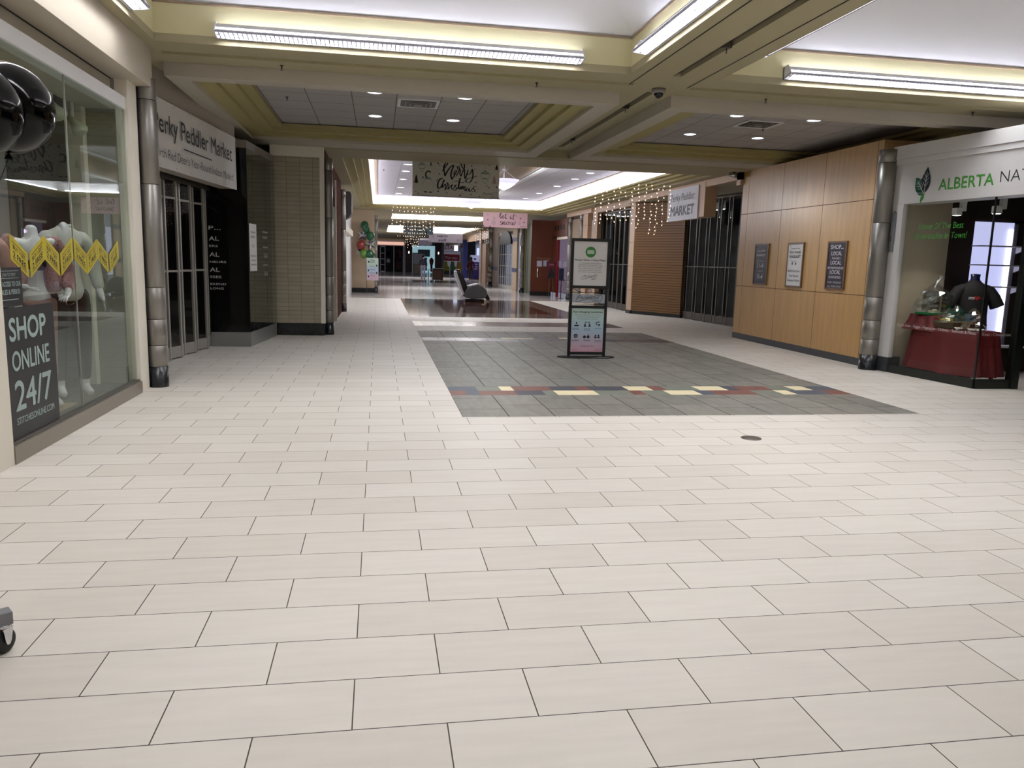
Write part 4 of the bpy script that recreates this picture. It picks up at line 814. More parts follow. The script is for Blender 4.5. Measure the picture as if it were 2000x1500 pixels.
for z in (.88, 1.2, 1.48):
    a = MB(); a.box(-.36, -.25, z, .60, .0, z+.018); a.link('shelf', mat('shelf_white', '#c9c4cc', .4), t)
    a = MB(); a.prism([(0, z), (-.2, z), (-.16, z-.03), (0, z-.09)][::-1], 'x', .40, .43) if False else a.add([(.42, 0, z), (.42, -.2, z), (.42, -.16, z-.03), (.42, 0, z-.09), (.45, 0, z), (.45, -.2, z), (.45, -.16, z-.03), (.45, 0, z-.09)], [(0, 1, 2, 3), (7, 6, 5, 4), (0, 4, 5, 1), (1, 5, 6, 2), (2, 6, 7, 3), (3, 7, 4, 0)])
    a.link('bracket', mat('shelf_white', '#c9c4cc'), t)
a = MB(); a.box(-.36, -.2, -.03, .6, 0, 0); a.link('bottom_shelf', WHITE, t)
for (x, y, lb) in ((8.0, 9.9, 'left white cube spotlight behind the green window lettering'), (8.15, 9.35, 'right white cube spotlight near the top of the shop window glass')):
    t = thing('cube_spotlight', lb, 'spotlight', (x, y, 2.3), 0, 'white cube spotlights in the green logo shop')
    a = MB(); a.box(-.045, -.045, 0, .045, .045, .1); a.link('head', WHITE, t); a = MB(); a.box(-.035, -.035, -.006, .035, .035, 0); a.link('lens', mat('spot_lens', '#ffffff', emit=5), t)
    a = MB(); a.box(.05, -.03, .06, .12, .03, .2); a.tube([(.08, 0, .19), (.08, 0, .66)], .01, 6); a.link('mount', WHITE, t)
    l = bpy.data.lights.new('cube_spot', 'SPOT'); l.energy = 22; l.spot_size = 1.5; l.spot_blend = .6; l.shadow_soft_size = .04; l.color = (1, .93, .86); q = bpy.data.objects.new('beam', l); COL.objects.link(q); q.parent = t; q.location = (0, 0, -.03)
a = MB(); a.box(8.0, 9.0, 2.52, 8.04, 10.3, 2.55); tag(a.link('lighting_track', BLK), 'black lighting track above the shop window display', 'rail')
# draped table
RED = mat('red_cloth', '#5e0d10', .65, noise=.25, nscale=3)
def cloth(name, lab, cx, cy, lx, ly, z, rz, drop, mt, seed=1):
    rnd = random.Random(seed); mb = MB(); mb.smooth = True; n = 64; R_ = 9; vs = []
    def sup(a):
        c, s = math.cos(a), math.sin(a); k = (abs(c)**6+abs(s)**6)**(-1/6); return c*k*lx/2, s*k*ly/2
    ph = [rnd.random()*6 for _ in range(3)]
    for i in range(R_+1):
        u = i/R_
        for k in range(n):
            a_ = 2*H*k/n; x, y = sup(a_); r = (.028*math.sin(a_*9+ph[0])+.016*math.sin(a_*17+ph[1]))*u; L = math.hypot(x, y)
            e = 1+(r+.10*u**1.3)/L; vs.append((x*e, y*e, z-drop*u+.004*math.sin(a_*5+ph[2])*u))
    ctr = len(vs); vs.append((0, 0, z)); fs = [(i*n+k, (i+1)*n+k, (i+1)*n+(k+1) % n, i*n+(k+1) % n) for i in range(R_) for k in range(n)]+[(k, (k+1) % n, ctr) for k in range(n)]
    mb.add(vs, fs); o = mb.link(name, mt); o.location = (cx, cy, 0); o.rotation_euler = (0, 0, rz); tag(o, lab, 'tablecloth'); return o
rz = math.atan2(U.y, U.x)
t = thing('display_table', 'table hidden under dark red cloth inside the green logo shop window', 'table', (8.03, 9.72, 0), rz)
a = MB(); a.box(-.55, -.24, .69, .55, .24, .715); a.link('tabletop', BROWNW, t)
for sx in (-.5, .5):
    for sy in (-.2, .2): a = MB(); a.box(sx-.02, sy-.02, 0, sx+.02, sy+.02, .69); a.link('leg', BROWNW, t)
cloth('tablecloth', 'dark red cloth draped over the display table down to the floor', 8.03, 9.72, 1.16, .54, .725, rz, .60, RED)
a = MB(); a.box(-.2, -.2, .73, .2, .2, .88); o = a.link('riser', BROWNW); o.location = (7.96, 10.12, 0); o.rotation_euler = (0, 0, rz); tag(o, 'riser box hidden under the raised part of the red cloth', 'box')
cloth('tablecloth', 'smaller dark red cloth over the raised riser at the left of the display table', 7.96, 10.12, .46, .44, .895, rz, .22, RED, 3)
CELL = glass('cellophane', (.88, .88, .9), .22, .12); WICK = mat('wicker', '#4b3c26', .8, noise=.4, nscale=60)
def crumple(mb, c, r, h, seed, n=14, m=7):
    rnd = random.Random(seed); vs = []
    for i in range(m+1):
        u = i/m; rr = r*(1-u*.2) if u < .6 else r*(.88-(u-.6)*2.0)
        for k in range(n): q = 1+rnd.uniform(-.16, .16); a_ = 2*H*k/n; vs.append((c[0]+rr*q*math.cos(a_), c[1]+rr*q*math.sin(a_), c[2]+h*u*(1+rnd.uniform(-.04, .04))))
    mb.add(vs, [(i*n+k, i*n+(k+1) % n, (i+1)*n+(k+1) % n, (i+1)*n+k) for i in range(m) for k in range(n)])
t = thing('gift_hamper', 'wrapped hamper with a black Merry Christmas board on a green tray, highest on the cloth', 'gift basket', (7.93, 10.08, .90), .35, 'wrapped gift hampers in the shop window')
a = MB(); a.box(-.21, -.13, 0, .21, .13, .03); a.link('tray', mat('tray_green', '#12703a', .4), t)
a = MB(); a.box(-.15, .02, .06, .17, .06, .31); a.m = 1; a.box(-.165, .015, .05, -.15, .065, .325); a.box(.17, .015, .05, .185, .065, .325); a.box(-.165, .015, .31, .185, .065, .325); a.box(-.165, .015, .05, .185, .065, .06); a.link('board', [BLK, WICK], t)
fb_ = lambda x, z, off=0.0: (x, .019-off, z); a = MB(); a.text(fb_, 'Merry', .01, .19, .06, .2, 0, 0, .3); a.text(fb_, 'Christmas', .01, .10, .055, .27, 0, 0, .3); a.link('lettering', SILV, t)
a = MB(); a.sphere((-.05, -.06, .06), .035, 12, 8, sz=.6); a.box(-.15, -.08, .03, -.08, -.02, .06); a.link('treats', mat('treat_cream', '#cdbd9c', .6), t)
a = MB(); crumple(a, (0, 0, .03), .25, .42, 4); a.tube([(0, 0, .38), (.05, 0, .46), (.1, -.02, .54)], [.02, .03, .05], 8, cap=False); a.link('wrap', CELL, t)
t = thing('gift_hamper', 'low wicker hamper with crumpled cellophane and yellow packets, front centre on the red cloth', 'gift basket', (7.90, 9.70, .728), rz+1.57, 'wrapped gift hampers in the shop window')
a = MB(); a.box(-.10, -.18, 0, .12, .2, .10); a.link('basket', WICK, t, bevel=.01); a = MB(); a.sphere((0, 0, .11), .06, 10, 6, sz=.5); a.sphere((0, .09, .11), .05, 10, 6, sz=.5); a.link('packets', mat('yellow_packet', '#a99a2c', .4), t)
a = MB(); crumple(a, (0, 0, .08), .15, .2, 9); a.link('wrap', CELL, t)
t = thing('gift_hamper', 'wrapped hamper with a green box behind the low wicker one', 'gift basket', (8.08, 9.78, .728), 0.3, 'wrapped gift hampers in the shop window')
a = MB(); a.box(-.12, -.05, 0, .12, .05, .24); a.link('box', mat('green_box', '#2b6b52', .4), t); a = MB(); crumple(a, (0, 0, .0), .17, .32, 12); a.link('wrap', CELL, t)
t = thing('gift_hamper', 'wrapped hamper of brown and blue cartons at the right of the red cloth', 'gift basket', (8.05, 9.42, .728), .2, 'wrapped gift hampers in the shop window')
a = MB(); a.box(-.12, -.05, 0, .0, .06, .12); a.box(.0, -.05, 0, .11, .06, .22); a.m = 1; a.box(-.11, -.04, .12, -.02, .05, .22); a.link('cartons', [mat('carton', '#7d5f45', .6), mat('blue_carton', '#4c6270', .5)], t); a = MB(); crumple(a, (0, 0, 0), .16, .30, 15); a.link('wrap', CELL, t)
for (x, y, lb) in ((7.84, 9.42, 'white snack bowl, left of three at the front of the red cloth'), (7.90, 9.25, 'white snack bowl, middle of three at the front of the red cloth'), (7.98, 9.2, 'white snack bowl, right of three at the front of the red cloth')):
    t = thing('snack_bowl', lb, 'bowl', (x, y, .728), 0, 'small white bowls on the red cloth')
    a = MB(); a.lathe([(.001, .0), (.03, .0), (.055, .035), (.052, .035), (.028, .005), (.001, .005)], n=18); a.link('bowl', WHITE, t); a = MB(); a.sphere((0, 0, .028), .04, 10, 6, sz=.35); a.link('snack', mat('snack', '#8a6a4a', .6), t)
t = thing('shirt_form', 'blue bust form wearing a black T-shirt with a small red heart print', 'mannequin', (8.5, 10.0, 0), -.35)
a = MB(); a.lathe([(.001, .78), (.15, .80), (.17, 1.0), (.18, 1.2), (.16, 1.30), (.075, 1.385), (.06, 1.43), (.066, 1.49), (.001, 1.495)], n=24, sy=.62); a.link('bust', mat('navy_plastic', '#121a3c', .2), t)
a = MB(); a.lathe([(.225, .70), (.222, .72), (.205, .9), (.205, 1.08), (.205, 1.2), (.185, 1.29), (.13, 1.35), (.085, 1.385), (.08, 1.40)], n=28, sy=.68)
for s2 in (-1, 1): a.tube([(s2*.12, 0, 1.29), (s2*.2, -.005, 1.25), (s2*.27, -.01, 1.15), (s2*.325, -.02, 1.03)], [.07, .085, .09, .095], 14, cap=False)
s_ = a.link('t_shirt', BLKF, t)
fs_ = lambda x, z, off=0.0: (x, -.142-off, z); a = MB(); a.rect(fs_, -.11, 1.155, -.03, 1.165); a.rect(fs_, -.115, 1.135, -.03, 1.147); a.m = 1; a.plane_pts(fs_, [(0, 1.12), (.035, 1.15), (.037, 1.172), (.02, 1.18), (0, 1.168), (-.02, 1.18), (-.037, 1.172), (-.035, 1.15)], .001); a.rect(fs_, .04, 1.145, .1, 1.153)
a.link('print', [SILV, mat('heart_red', '#a3201f')], s_)
a = MB(); a.lathe([(.16, 0), (.16, .015), (.02, .02), (.018, .75), (.001, .75)], n=20); a.link('stand', DALU, t)
# ================================================================ DIRECTORY SIGN STAND
t = thing('sign_stand', 'black floor sign stand with a face mask notice above a shopping guidelines notice', 'sign stand', (3.29, 12.0, 0), -.02)
a = MB(); a.lathe([(.001, .0), (1, 0), (1, .014), (.001, .014)], n=40, sx=.47, sy=.20); a.box(-.47, -.02, .0, .44, .0, .02); a.link('base', BLK, t)
for x in (-.305, .27): a = MB(); a.box(x, -.018, .014, x+.04, .018, 1.88); a.link('upright', BLK, t)
def sframe(nm, x0, x1, z0, z1, e):
    a = MB(); a.box(x0, -.028, z0, x1, .02, z0+e); a.box(x0, -.028, z1-e, x1, .02, z1); a.box(x0, -.028, z0+e, x0+e, .02, z1-e); a.box(x1-e, -.028, z0+e, x1, .02, z1-e); a.link(nm, BLK, t)
sframe('upper_frame', -.31, .32, 1.10, 1.88, .045); sframe('lower_frame', -.31, .31, .045, .83, .045)
a = MB(); a.box(-.265, -.02, 1.145, .275, -.012, 1.835); up = a.link('upper_notice', mat('notice_paper', '#dcd9d4', .5), t)
f = lambda x, z, off=0.0: (x, -.0205-off, z)
a = MB(); a.m = 0; a.disc(f, .005, 1.67, .085, off=.001, n=28); a.m = 1; a.rect(f, -.05, 1.64, .06, 1.70, .002); a.m = 2
a.text(f, 'Please Wear a Face Mask', .005, 1.53, .032, .5, .001, .015)
for k, s in enumerate(('As mandated under Bylaw', '3646/2020, dated September 22nd', '2020, please wear a non-surgical', 'face mask that covers the nose,', 'mouth and chin when entering and', 'while within indoor public spaces.')): a.m = 3; a.text(f, s, .005, 1.488-k*.0275, .019, .36+.02*(k % 3), .001)
a.m = 4; a.text(f, 'Parkland', .0, 1.275, .04, .2, .001, 0, .35); a.text(f, 'Mall', .06, 1.245, .02, .06, .001, 0, .35); a.stroke(f, [(-.11, 1.30), (-.13, 1.245), (.0, 1.27), (.11, 1.325), (.1, 1.25), (.03, 1.24)], .005, .001)
PK = mat('logo_slate', '#48525c', .5)
a.link('print', [mat('notice_green', '#33802f', .5), mat('mask_white', '#b9c8b6'), INK, mat('grey_print', '#5b5b60'), PK], up)
a = MB(); a.box(-.30, -.012, .87, .30, .0, 1.01); nm_ = a.link('name_panel', mat('name_panel', '#a8adb2', .5), t)
f = lambda x, z, off=0.0: (x, -.0125-off, z)
a = MB(); a.text(f, 'Parkland', .0, .93, .062, .36, .001, .004, .35); a.text(f, 'Mall', .12, .885, .035, .12, .001, 0, .35); a.stroke(f, [(-.17, .985), (-.2, .89), (-.1, .91), (.05, .97), (.22, .99), (.19, .885), (.17, .885)], .007, .001); a.link('print', PK, nm_)
a = MB(); a.box(-.3, -.006, 1.03, .3, .006, 1.04); a.box(-.3, -.006, .845, .3, .006, .853)
for s in (-1, 1):
    a.tube([(s*.27, 0, 1.09), (s*.22, 0, 1.085), (s*.16, 0, 1.05), (s*.12, 0, 1.042)], .006, 6); a.tube([(s*.01, 0, 1.09), (s*.06, 0, 1.075), (s*.05, 0, 1.05), (s*.02, 0, 1.06), (s*.03, 0, 1.04)], .006, 6)
a.link('scrollwork', BLK, t)
def gradmat(name, stops, z0, z1):
    m = bpy.data.materials.new(name); m.use_nodes = True; nt = m.node_tree; b = nt.nodes['Principled BSDF']; tc = nt.nodes.new('ShaderNodeTexCoord'); sp = nt.nodes.new('ShaderNodeSeparateXYZ'); mr = nt.nodes.new('ShaderNodeMapRange'); cr = nt.nodes.new('ShaderNodeValToRGB')
    nt.links.new(tc.outputs['Object'], sp.inputs[0]); nt.links.new(sp.outputs[2], mr.inputs[0]); mr.inputs[1].default_value = z0; mr.inputs[2].default_value = z1; nt.links.new(mr.outputs[0], cr.inputs[0]); nt.links.new(cr.outputs[0], b.inputs['Base Color']); b.inputs['Roughness'].default_value = .5
    cr.color_ramp.elements[0].color = (*hexc(stops[0]), 1); cr.color_ramp.elements[1].color = (*hexc(stops[-1]), 1); e = cr.color_ramp.elements.new(.5); e.color = (*hexc(stops[1]), 1); return m
a = MB(); a.box(-.265, -.02, .09, .265, -.012, .785); low = a.link('lower_notice', gradmat('guideline_print', ['#d5a3b0', '#abc4d6', '#c5dccd'], .09, .785), t)
f = lambda x, z, off=0.0: (x, -.0205-off, z)
a = MB(); a.text(f, 'New Shopping Guidelines', 0, .715, .034, .48, .001, .015)
a.m = 1
for k, s in enumerate(('While visiting Parkland Mall, we ask you to follow', 'current safety and health guidelines, and please', 'be kind and respectful to one another')): a.text(f, s, 0, .675-k*.033, .017, .42-.05*k, .001)
a.m = 0
def person_icon(x, z, k=1.0): a.disc(f, x, z+.028*k, .012*k, off=.001); a.plane_pts(f, [(x-.02*k, z-.012*k), (x+.02*k, z-.012*k), (x+.014*k, z+.014*k), (x-.014*k, z+.014*k)], .001)
a.plane_pts(f, [(-.18, .575), (-.166, .545), (-.18, .532), (-.194, .545)], .001); a.plane_pts(f, [(-.215, .5), (-.15, .5), (-.13, .52), (-.215, .522)], .001)
person_icon(-.04, .505); person_icon(.035, .505); a.stroke(f, [(-.035, .565), (.03, .565)], .006, .001); a.plane_pts(f, [(-.045, .565), (-.025, .577), (-.025, .553)], .001); a.plane_pts(f, [(.04, .565), (.02, .577), (.02, .553)][::-1], .001)
a.stroke(f, [(.2, .57), (.15, .565), (.148, .53), (.19, .525)], .012, .001); a.plane_pts(f, [(.215, .525), (.185, .545), (.185, .5)], .001)
a.disc(f, -.185, .345, .033, off=.001, n=20); a.disc(f, -.04, .33, .024, off=.001); a.disc(f, .02, .33, .024, off=.001); a.plane_pts(f, [(.005, .34), (.02, .385), (.03, .34)], .001); person_icon(.14, .325, 1.1); person_icon(.19, .325, 1.1)
a.m = 2; a.text(f, 'S2', -.185, .332, .025, .03, .002)
a.m = 1
for x, z in ((-.19, .465), (-.19, .447), (0, .455), (0, .437), (.18, .465), (-.19, .275), (-.19, .262), (0, .278), (0, .265), (.18, .27), (.18, .25)): a.rect(f, x-.055, z, x+.055, z+.006)
a.m = 0; a.text(f, 'Stay Safe, Shop Well', 0, .175, .018, .2, .001, .01); a.text(f, 'Parkland Mall', -.2, .115, .014, .09, .001); a.text(f, 'parklandmall.com', .19, .115, .012, .11, .001)
a.link('print', [INK, mat('grey_print', '#5b5b60'), PAPER], low)
# floor outlet cover
a = MB(); a.lathe([(.001, .006), (.085, .006), (.09, .0)], n=32); o = a.link('floor_outlet', mat('outlet_brown', '#5a5148', .5, metal=.4)); o.location = (3.265, 6.26, 0.0005); tag(o, 'small round brown cover plate set in the cream floor tiles', 'floor plate')
# ================================================================ HANGING BANNERS
WIRE_ = mat('banner_cord', '#8a8680', .6)
MINT = mat('print_mint', '#7d9a9a', .6); PINKP = mat('print_pink', '#b99a97', .6); GREYP = mat('print_grey', '#6f7074', .6)
def tree(a, f, x, z, h, m=0, off=.001):
    a.m = m; w = h*.5
    for k in range(3): b0 = z+h*(.15+.22*k); ww = w*(1-.25*k); a.plane_pts(f, [(x-ww/2, b0), (x+ww/2, b0), (x, b0+h*.42)], off+.0002*k)
    a.rect(f, x-h*.02, z, x+h*.02, z+h*.2, off)
def star(a, f, x, z, r, m=0):
    a.m = m; a.plane_pts(f, [((x+(r if k % 2 == 0 else r*.4)*math.sin(k*H/5)), z+(r if k % 2 == 0 else r*.4)*math.cos(k*H/5)) for k in range(10)], .001)
def tri(a, f, x, z, r, m): a.m = m; a.plane_pts(f, [(x-r, z-r*.6), (x+r, z-r*.6), (x, z+r*.9)], .001)
BANM = mat('merry_banner_vinyl', '#dbd9d0', .6)
bw, bh = 1.86, .75
t = thing('hanging_banner', 'white Merry Christmas banner with black script, trees and ornaments hanging behind the corridor soffit', 'banner', (.71, 17.0, 2.82))
a = MB(); a.box(0, 0, 0, bw, .01, bh); a.link('vinyl_sheet', BANM, t); a = MB(); a.tube([(-.01, .005, .0), (bw+.01, .005, 0)], .012, 8); a.tube([(-.01, .005, bh), (bw+.01, .005, bh)], .012, 8); a.link('pole', ALU, t)
f = lambda x, z, off=0.0: (x, -.002-off, z)
def Z(p):   # artwork grid (drawn on a 1530 x 620 sheet)
    x, y = p; u = (x-245)/1525; yt = 40+u*90; yb = 640+u*75; return (u*bw, bh*.985*(1-(y-yt)/(yb-yt)))
def S(a, pts, w, cal=.75): a.stroke(f, [Z(p) for p in pts], w*1.2, .0015, cal)
a = MB(); a.m = 0
S(a, [(750, 238), (775, 225), (815, 165), (850, 125), (835, 105), (805, 125), (785, 175), (795, 250), (808, 325)], .026)
S(a, [(808, 325), (830, 280), (880, 200), (945, 145), (948, 180), (925, 240), (912, 320), (935, 385)], .028)
S(a, [(935, 385), (965, 330), (1000, 270), (1015, 235), (990, 235), (968, 280), (975, 325), (1005, 325), (1035, 280)], .02)
S(a, [(1035, 280), (1060, 215), (1045, 165), (1020, 175), (1035, 215), (1075, 225), (1070, 290), (1090, 330), (1110, 270)], .02)
S(a, [(1110, 270), (1145, 200), (1140, 120), (1105, 95), (1085, 125), (1115, 190), (1150, 230), (1150, 310), (1165, 375), (1190, 300)], .022)
S(a, [(1190, 300), (1215, 225), (1200, 280), (1215, 310), (1250, 290), (1285, 220)], .02)
S(a, [(1285, 215), (1300, 290), (1290, 370), (1240, 440), (1190, 430), (1180, 395), (1230, 365), (1310, 350), (1375, 328)], .024)
S(a, [(655, 410), (700, 375), (775, 358)], .012, .3); S(a, [(765, 365), (720, 385), (688, 440), (685, 505), (705, 535), (745, 500), (775, 445)], .028)
S(a, [(790, 395), (775, 430), (765, 520), (790, 490), (815, 455), (822, 500), (812, 560), (840, 520)], .018); S(a, [(775, 445), (800, 400), (790, 385), (775, 420)], .014)
S(a, [(840, 520), (855, 460), (840, 430), (870, 455), (880, 480), (862, 550), (900, 510), (940, 465)], .018)
S(a, [(940, 465), (925, 520), (945, 555), (985, 505), (1010, 470)], .018); a.disc(f, *Z((938, 433)), .007)
S(a, [(1010, 470), (975, 495), (1010, 520), (1000, 560), (960, 570), (1020, 545), (1060, 480)], .018)
S(a, [(1080, 358), (1060, 430), (1050, 510), (1070, 545), (1095, 500)], .028); S(a, [(975, 425), (1030, 408), (1100, 440), (1170, 425)], .012, .3)
S(a, [(1095, 500), (1092, 550), (1120, 500), (1130, 500), (1125, 555), (1155, 505), (1168, 510), (1160, 575), (1195, 540)], .018)
S(a, [(1240, 525), (1205, 530), (1190, 575), (1215, 580), (1240, 535), (1240, 590), (1275, 570), (1330, 505)], .018)
S(a, [(1385, 510), (1340, 510), (1310, 530), (1340, 565), (1320, 595), (1285, 585)], .018)
for (x, y) in ((1395, 548), (1375, 598), (1190, 128), (1328, 218), (755, 97), (1117, 620)): a.disc(f, *Z((x, y)), .009)
for (x, y) in ((693, 577), (1078, 650)): a.disc(f, *Z((x, y)), .016)
for (x, y) in ((712, 287), (845, 610), (1275, 160), (1355, 440), (1270, 640)): star(a, f, *Z((x, y)), .022, 0)
tree(a, f, *Z((310, 455)), .21, 0); tree(a, f, *Z((1718, 250)), .16, 0); tree(a, f, *Z((562, 165)), .13, 3); tree(a, f, *Z((1680, 490)), .22, 2)
for x, y, m in ((345, 605, 3), (685, 110, 0), (715, 145, 2), (1590, 150, 3), (1585, 525, 3), (1550, 500, 2), (1728, 520, 0), (1425, 670, 3), (1745, 705, 3), (300, 575, 2)): tri(a, f, *Z((x, y)), .024, m)
for (cx, cy, k) in ((407, 158, .85), (1515, 330, 1.15)):
    X, Y_ = Z((cx, cy)); a.m = 1
    R0_ = [(.085*k, 0), (.075*k, .045*k), (.03*k, .075*k), (-.03*k, .075*k), (-.075*k, .045*k), (-.085*k, 0), (-.06*k, -.05*k), (0, -.14*k), (.06*k, -.05*k), (.085*k, 0)]
    a.stroke(f, [(X+p[0], Y_+p[1]) for p in R0_], .008, .001); a.rect(f, X-.07*k, Y_+.03*k, X+.07*k, Y_+.06*k, .001); a.rect(f, X-.045*k, Y_-.06*k, X+.045*k, Y_-.04*k, .001); a.m = 3; a.rect(f, X-.02*k, Y_+.075*k, X+.02*k, Y_+.095*k, .001); a.stroke(f, [(X, Y_+.09*k), (X, Y_+.19*k)], .004, .001)
# penguin
X, Y_ = Z((520, 310)); a.m = 0; a.stroke(f, [(X+.05, Y_+.06), (X, Y_+.09), (X-.05, Y_+.05), (X-.05, Y_-.02), (X-.01, Y_-.05)], .03, .001, .3)
a.m = 1; a.rect(f, X-.07, Y_-.08, X+.06, Y_-.045, .0015); a.plane_pts(f, [(X-.07, Y_-.05), (X-.14, Y_-.01), (X-.13, Y_-.08)], .001); a.m = 3; a.stroke(f, [(X-.06, Y_-.08), (X-.12, Y_-.2), (X-.11, Y_-.34), (X+.09, Y_-.34), (X+.1, Y_-.2), (X+.05, Y_-.08)], .004, .001); a.stroke(f, [(X-.1, Y_-.1), (X-.16, Y_-.2)], .003, .001); a.stroke(f, [(X+.08, Y_-.1), (X+.15, Y_-.2)], .003, .001); a.m = 0; a.disc(f, X-.06, Y_-.345, .035, .012); a.disc(f, X+.05, Y_-.345, .04, .01)
a.m = 3; a.text(f, 'Parkland', 1.64, .075, .045, .24, .001, 0, .3); a.text(f, 'Mall', 1.72, .035, .025, .08, .001, 0, .3); a.stroke(f, [(1.53, .13), (1.5, .04), (1.62, .07), (1.8, .14), (1.78, .03), (1.66, .03)], .005, .001)
a.link('print', [INK, MINT, PINKP, GREYP], t)
PKB = mat('pink_banner_vinyl', '#dcb6bc', .6)
t = thing('hanging_banner', 'pink banner reading let it snow hanging across the far end of the tiled corridor ceiling', 'banner', (4.34, 33.0, 2.88))
a = MB(); a.box(0, 0, 0, 1.9, .01, .66); a.link('vinyl_sheet', PKB, t)
a = MB(); a.tube([(-.15, .005, .70), (2.1, .005, .70)], .015, 6); 
for x in (.05, .95, 1.85): a.tube([(x, .005, .66), (x, .005, .70)], .006, 4)
a.link('pole', DALU, t)
a = MB()
def S2(pts, w=.03): a.stroke(f, [(p[0], p[1]) for p in pts], w, .0015, .6)
S2([(.68, .46), (.76, .55), (.76, .60), (.72, .58), (.72, .45), (.75, .38), (.80, .42)]); S2([(.80, .42), (.87, .47), (.84, .50), (.80, .45), (.84, .38), (.92, .44)]); S2([(.97, .58), (.94, .45), (.96, .37), (1.02, .42)]); S2([(.86, .52), (1.08, .53)], .015)
S2([(1.17, .48), (1.15, .40), (1.19, .37), (1.24, .42)]); a.disc(f, 1.18, .53, .012); S2([(1.32, .58), (1.28, .42), (1.28, .34), (1.33, .38)]); S2([(1.2, .50), (1.44, .52)], .015)
S2([(.82, .28), (.74, .25), (.76, .2), (.80, .17), (.76, .1), (.70, .12)]); S2([(.84, .25), (.84, .12), (.88, .22), (.93, .24), (.93, .12), (.98, .16)]); S2([(1.08, .24), (1.02, .22), (1.01, .14), (1.07, .12), (1.11, .18), (1.08, .24), (1.16, .22)]); S2([(1.19, .24), (1.19, .13), (1.25, .14), (1.28, .24), (1.28, .12), (1.34, .13), (1.38, .27)])
a.m = 3; star(a, f, .2, .3, .05, 3); star(a, f, 1.6, .4, .05, 3); star(a, f, 1.75, .24, .05, 3); a.m = 1; a.disc(f, .45, .2, .09, .12, 20, .0008); a.disc(f, .47, .38, .06, .07, 20, .0009); a.disc(f, .2, .52, .05); a.disc(f, 1.55, .2, .07); a.disc(f, 1.4, .5, .05)
a.m = 0; tri(a, f, .03, .05, .04, 0); tri(a, f, .3, .03, .04, 0); a.m = 2; a.text(f, 'Parkland', 1.72, .06, .05, .22, .001, 0, .3); a.stroke(f, [(1.6, .13), (1.6, .03), (1.84, .03), (1.84, .13)], .005, .001)
a.link('print', [INK, mat('pale_rose', '#c4aaae'), GREYP, mat('mauve_print', '#6f4a56')], t)
t = thing('hanging_banner', 'pale blue banner reading Baby its cold outside hanging behind the left string lights', 'banner', (1.5, 49.0, 2.95))
a = MB(); a.box(0, 0, 0, 1.85, .01, .56); a.link('vinyl_sheet', mat('blue_banner', '#a2c2ce', .6), t); a = MB(); a.m = 1; tri(a, f, .5, .25, .12, 1); a.disc(f, .25, .3, .09, off=.001); a.m = 0; a.text(f, "Baby it's", 1.1, .34, .12, .7, .001, .01, .3); a.text(f, 'cold', 1.0, .12, .14, .36, .001, .01, .3); a.disc(f, 1.42, .12, .05, .09); a.link('print', [INK, mat('lilac_print', '#a796a8')], t)
t = thing('hanging_banner', 'pale banner reading warm and soft in black script farther down the corridor ceiling', 'banner', (3.42, 54.5, 2.62))
a = MB(); a.box(0, 0, 0, 2.35, .01, .62); a.link('vinyl_sheet', mat('soft_banner', '#cdc2c8', .6), t); a = MB(); a.text(f, 'warm', .95, .36, .2, .7, .001, .02, .3); a.text(f, 'soft', .95, .08, .2, .6, .001, .02, .3); tri(a, f, .1, .07, .06, 0); tri(a, f, 2.0, .2, .05, 0); star(a, f, .3, .4, .05, 0); a.link('print', INK, t)
for x_ in (.2, 2.1): q_ = MB(); q_.tube([(x_, .005, .62), (x_, .005, .85)], .006, 4); q_.link('hanging_cord', WIRE_, t)
t = thing('hanging_sign', 'grey rounded mall directory sign hanging from the far ceiling', 'sign', (3.0, 60, 2.42))
a = MB(); a.prism([(-.0, .12), (.5, .0), (1.0, .12), (1.0, .62), (0, .62)], 'y', -.06, .06); a.m = 1; a.box(.1, -.07, .45, .95, -.06, .58); a.link('body', [mat('sign_mid_grey', '#6e6870', .5), PAPER], t); a = MB(); a.tube([(.1, 0, .62), (.1, 0, 1.05)], .012, 5); a.tube([(.9, 0, .62), (.9, 0, 1.05)], .012, 5); a.link('hanger', DALU, t)
# ================================================================ STRING LIGHTS
WIRE = mat('light_wire', '#b9b5ae', .6); BULB = mat('warm_bulb', '#ffdcc0', emit=3.5, ecol='#ffcda4')
def curtain(lab, p, q, z, lens, seed, r=.011, n=9, wob=.02, sp=.085):
    rnd = random.Random(seed); u, L = dirv(p, q); t = thing('string_light_curtain', lab, 'string lights', (p[0], p[1], z), math.atan2(u.y, u.x), 'curtains of warm string lights')
    w = MB(); w.tube([(L*k/20, 0, .01*math.sin(k)) for k in range(21)], .004, 4); w.link('header_wire', WIRE, t)
    zc_ = 3.97 if p[1] < 33 else ZB
    for k in (.1, .6, .9): h_ = MB(); h_.tube([(L*k, 0, 0), (L*k, 0, zc_-z)], .003, 4); h_.link('hanging_cord', WIRE, t)
    for k, ln in enumerate(lens):
        x = L*(k+.5)/len(lens); m = max(3, int(ln/sp)); P = [(x+rnd.uniform(-wob, wob), rnd.uniform(-.01, .01), -ln*i/m) for i in range(m+1)]
        s = MB(); s.tube(P, .0035, 4); so = s.link('strand', WIRE, t)
        b = MB()
        for i in range(1, m+1):
            if rnd.random() < .12: continue
            c = P[i]; sx = rnd.choice((-1, 1))*.018; b.sphere((c[0]+sx, c[1]-.01, c[2]-.005), r, 6, 4, sz=1.3)
        tag(b.link('bulbs', BULB, so), kind='stuff')
    return t
curtain('warm string light curtain in front of the right gates, beside the white market sign', (4.92, 18.0), (6.9, 18.0), 3.44, [1.02, 1.0, .9, .96, .92, 1.0, .98, 1.08, .86, 1.2, 1.22, 1.0, .9], 3)
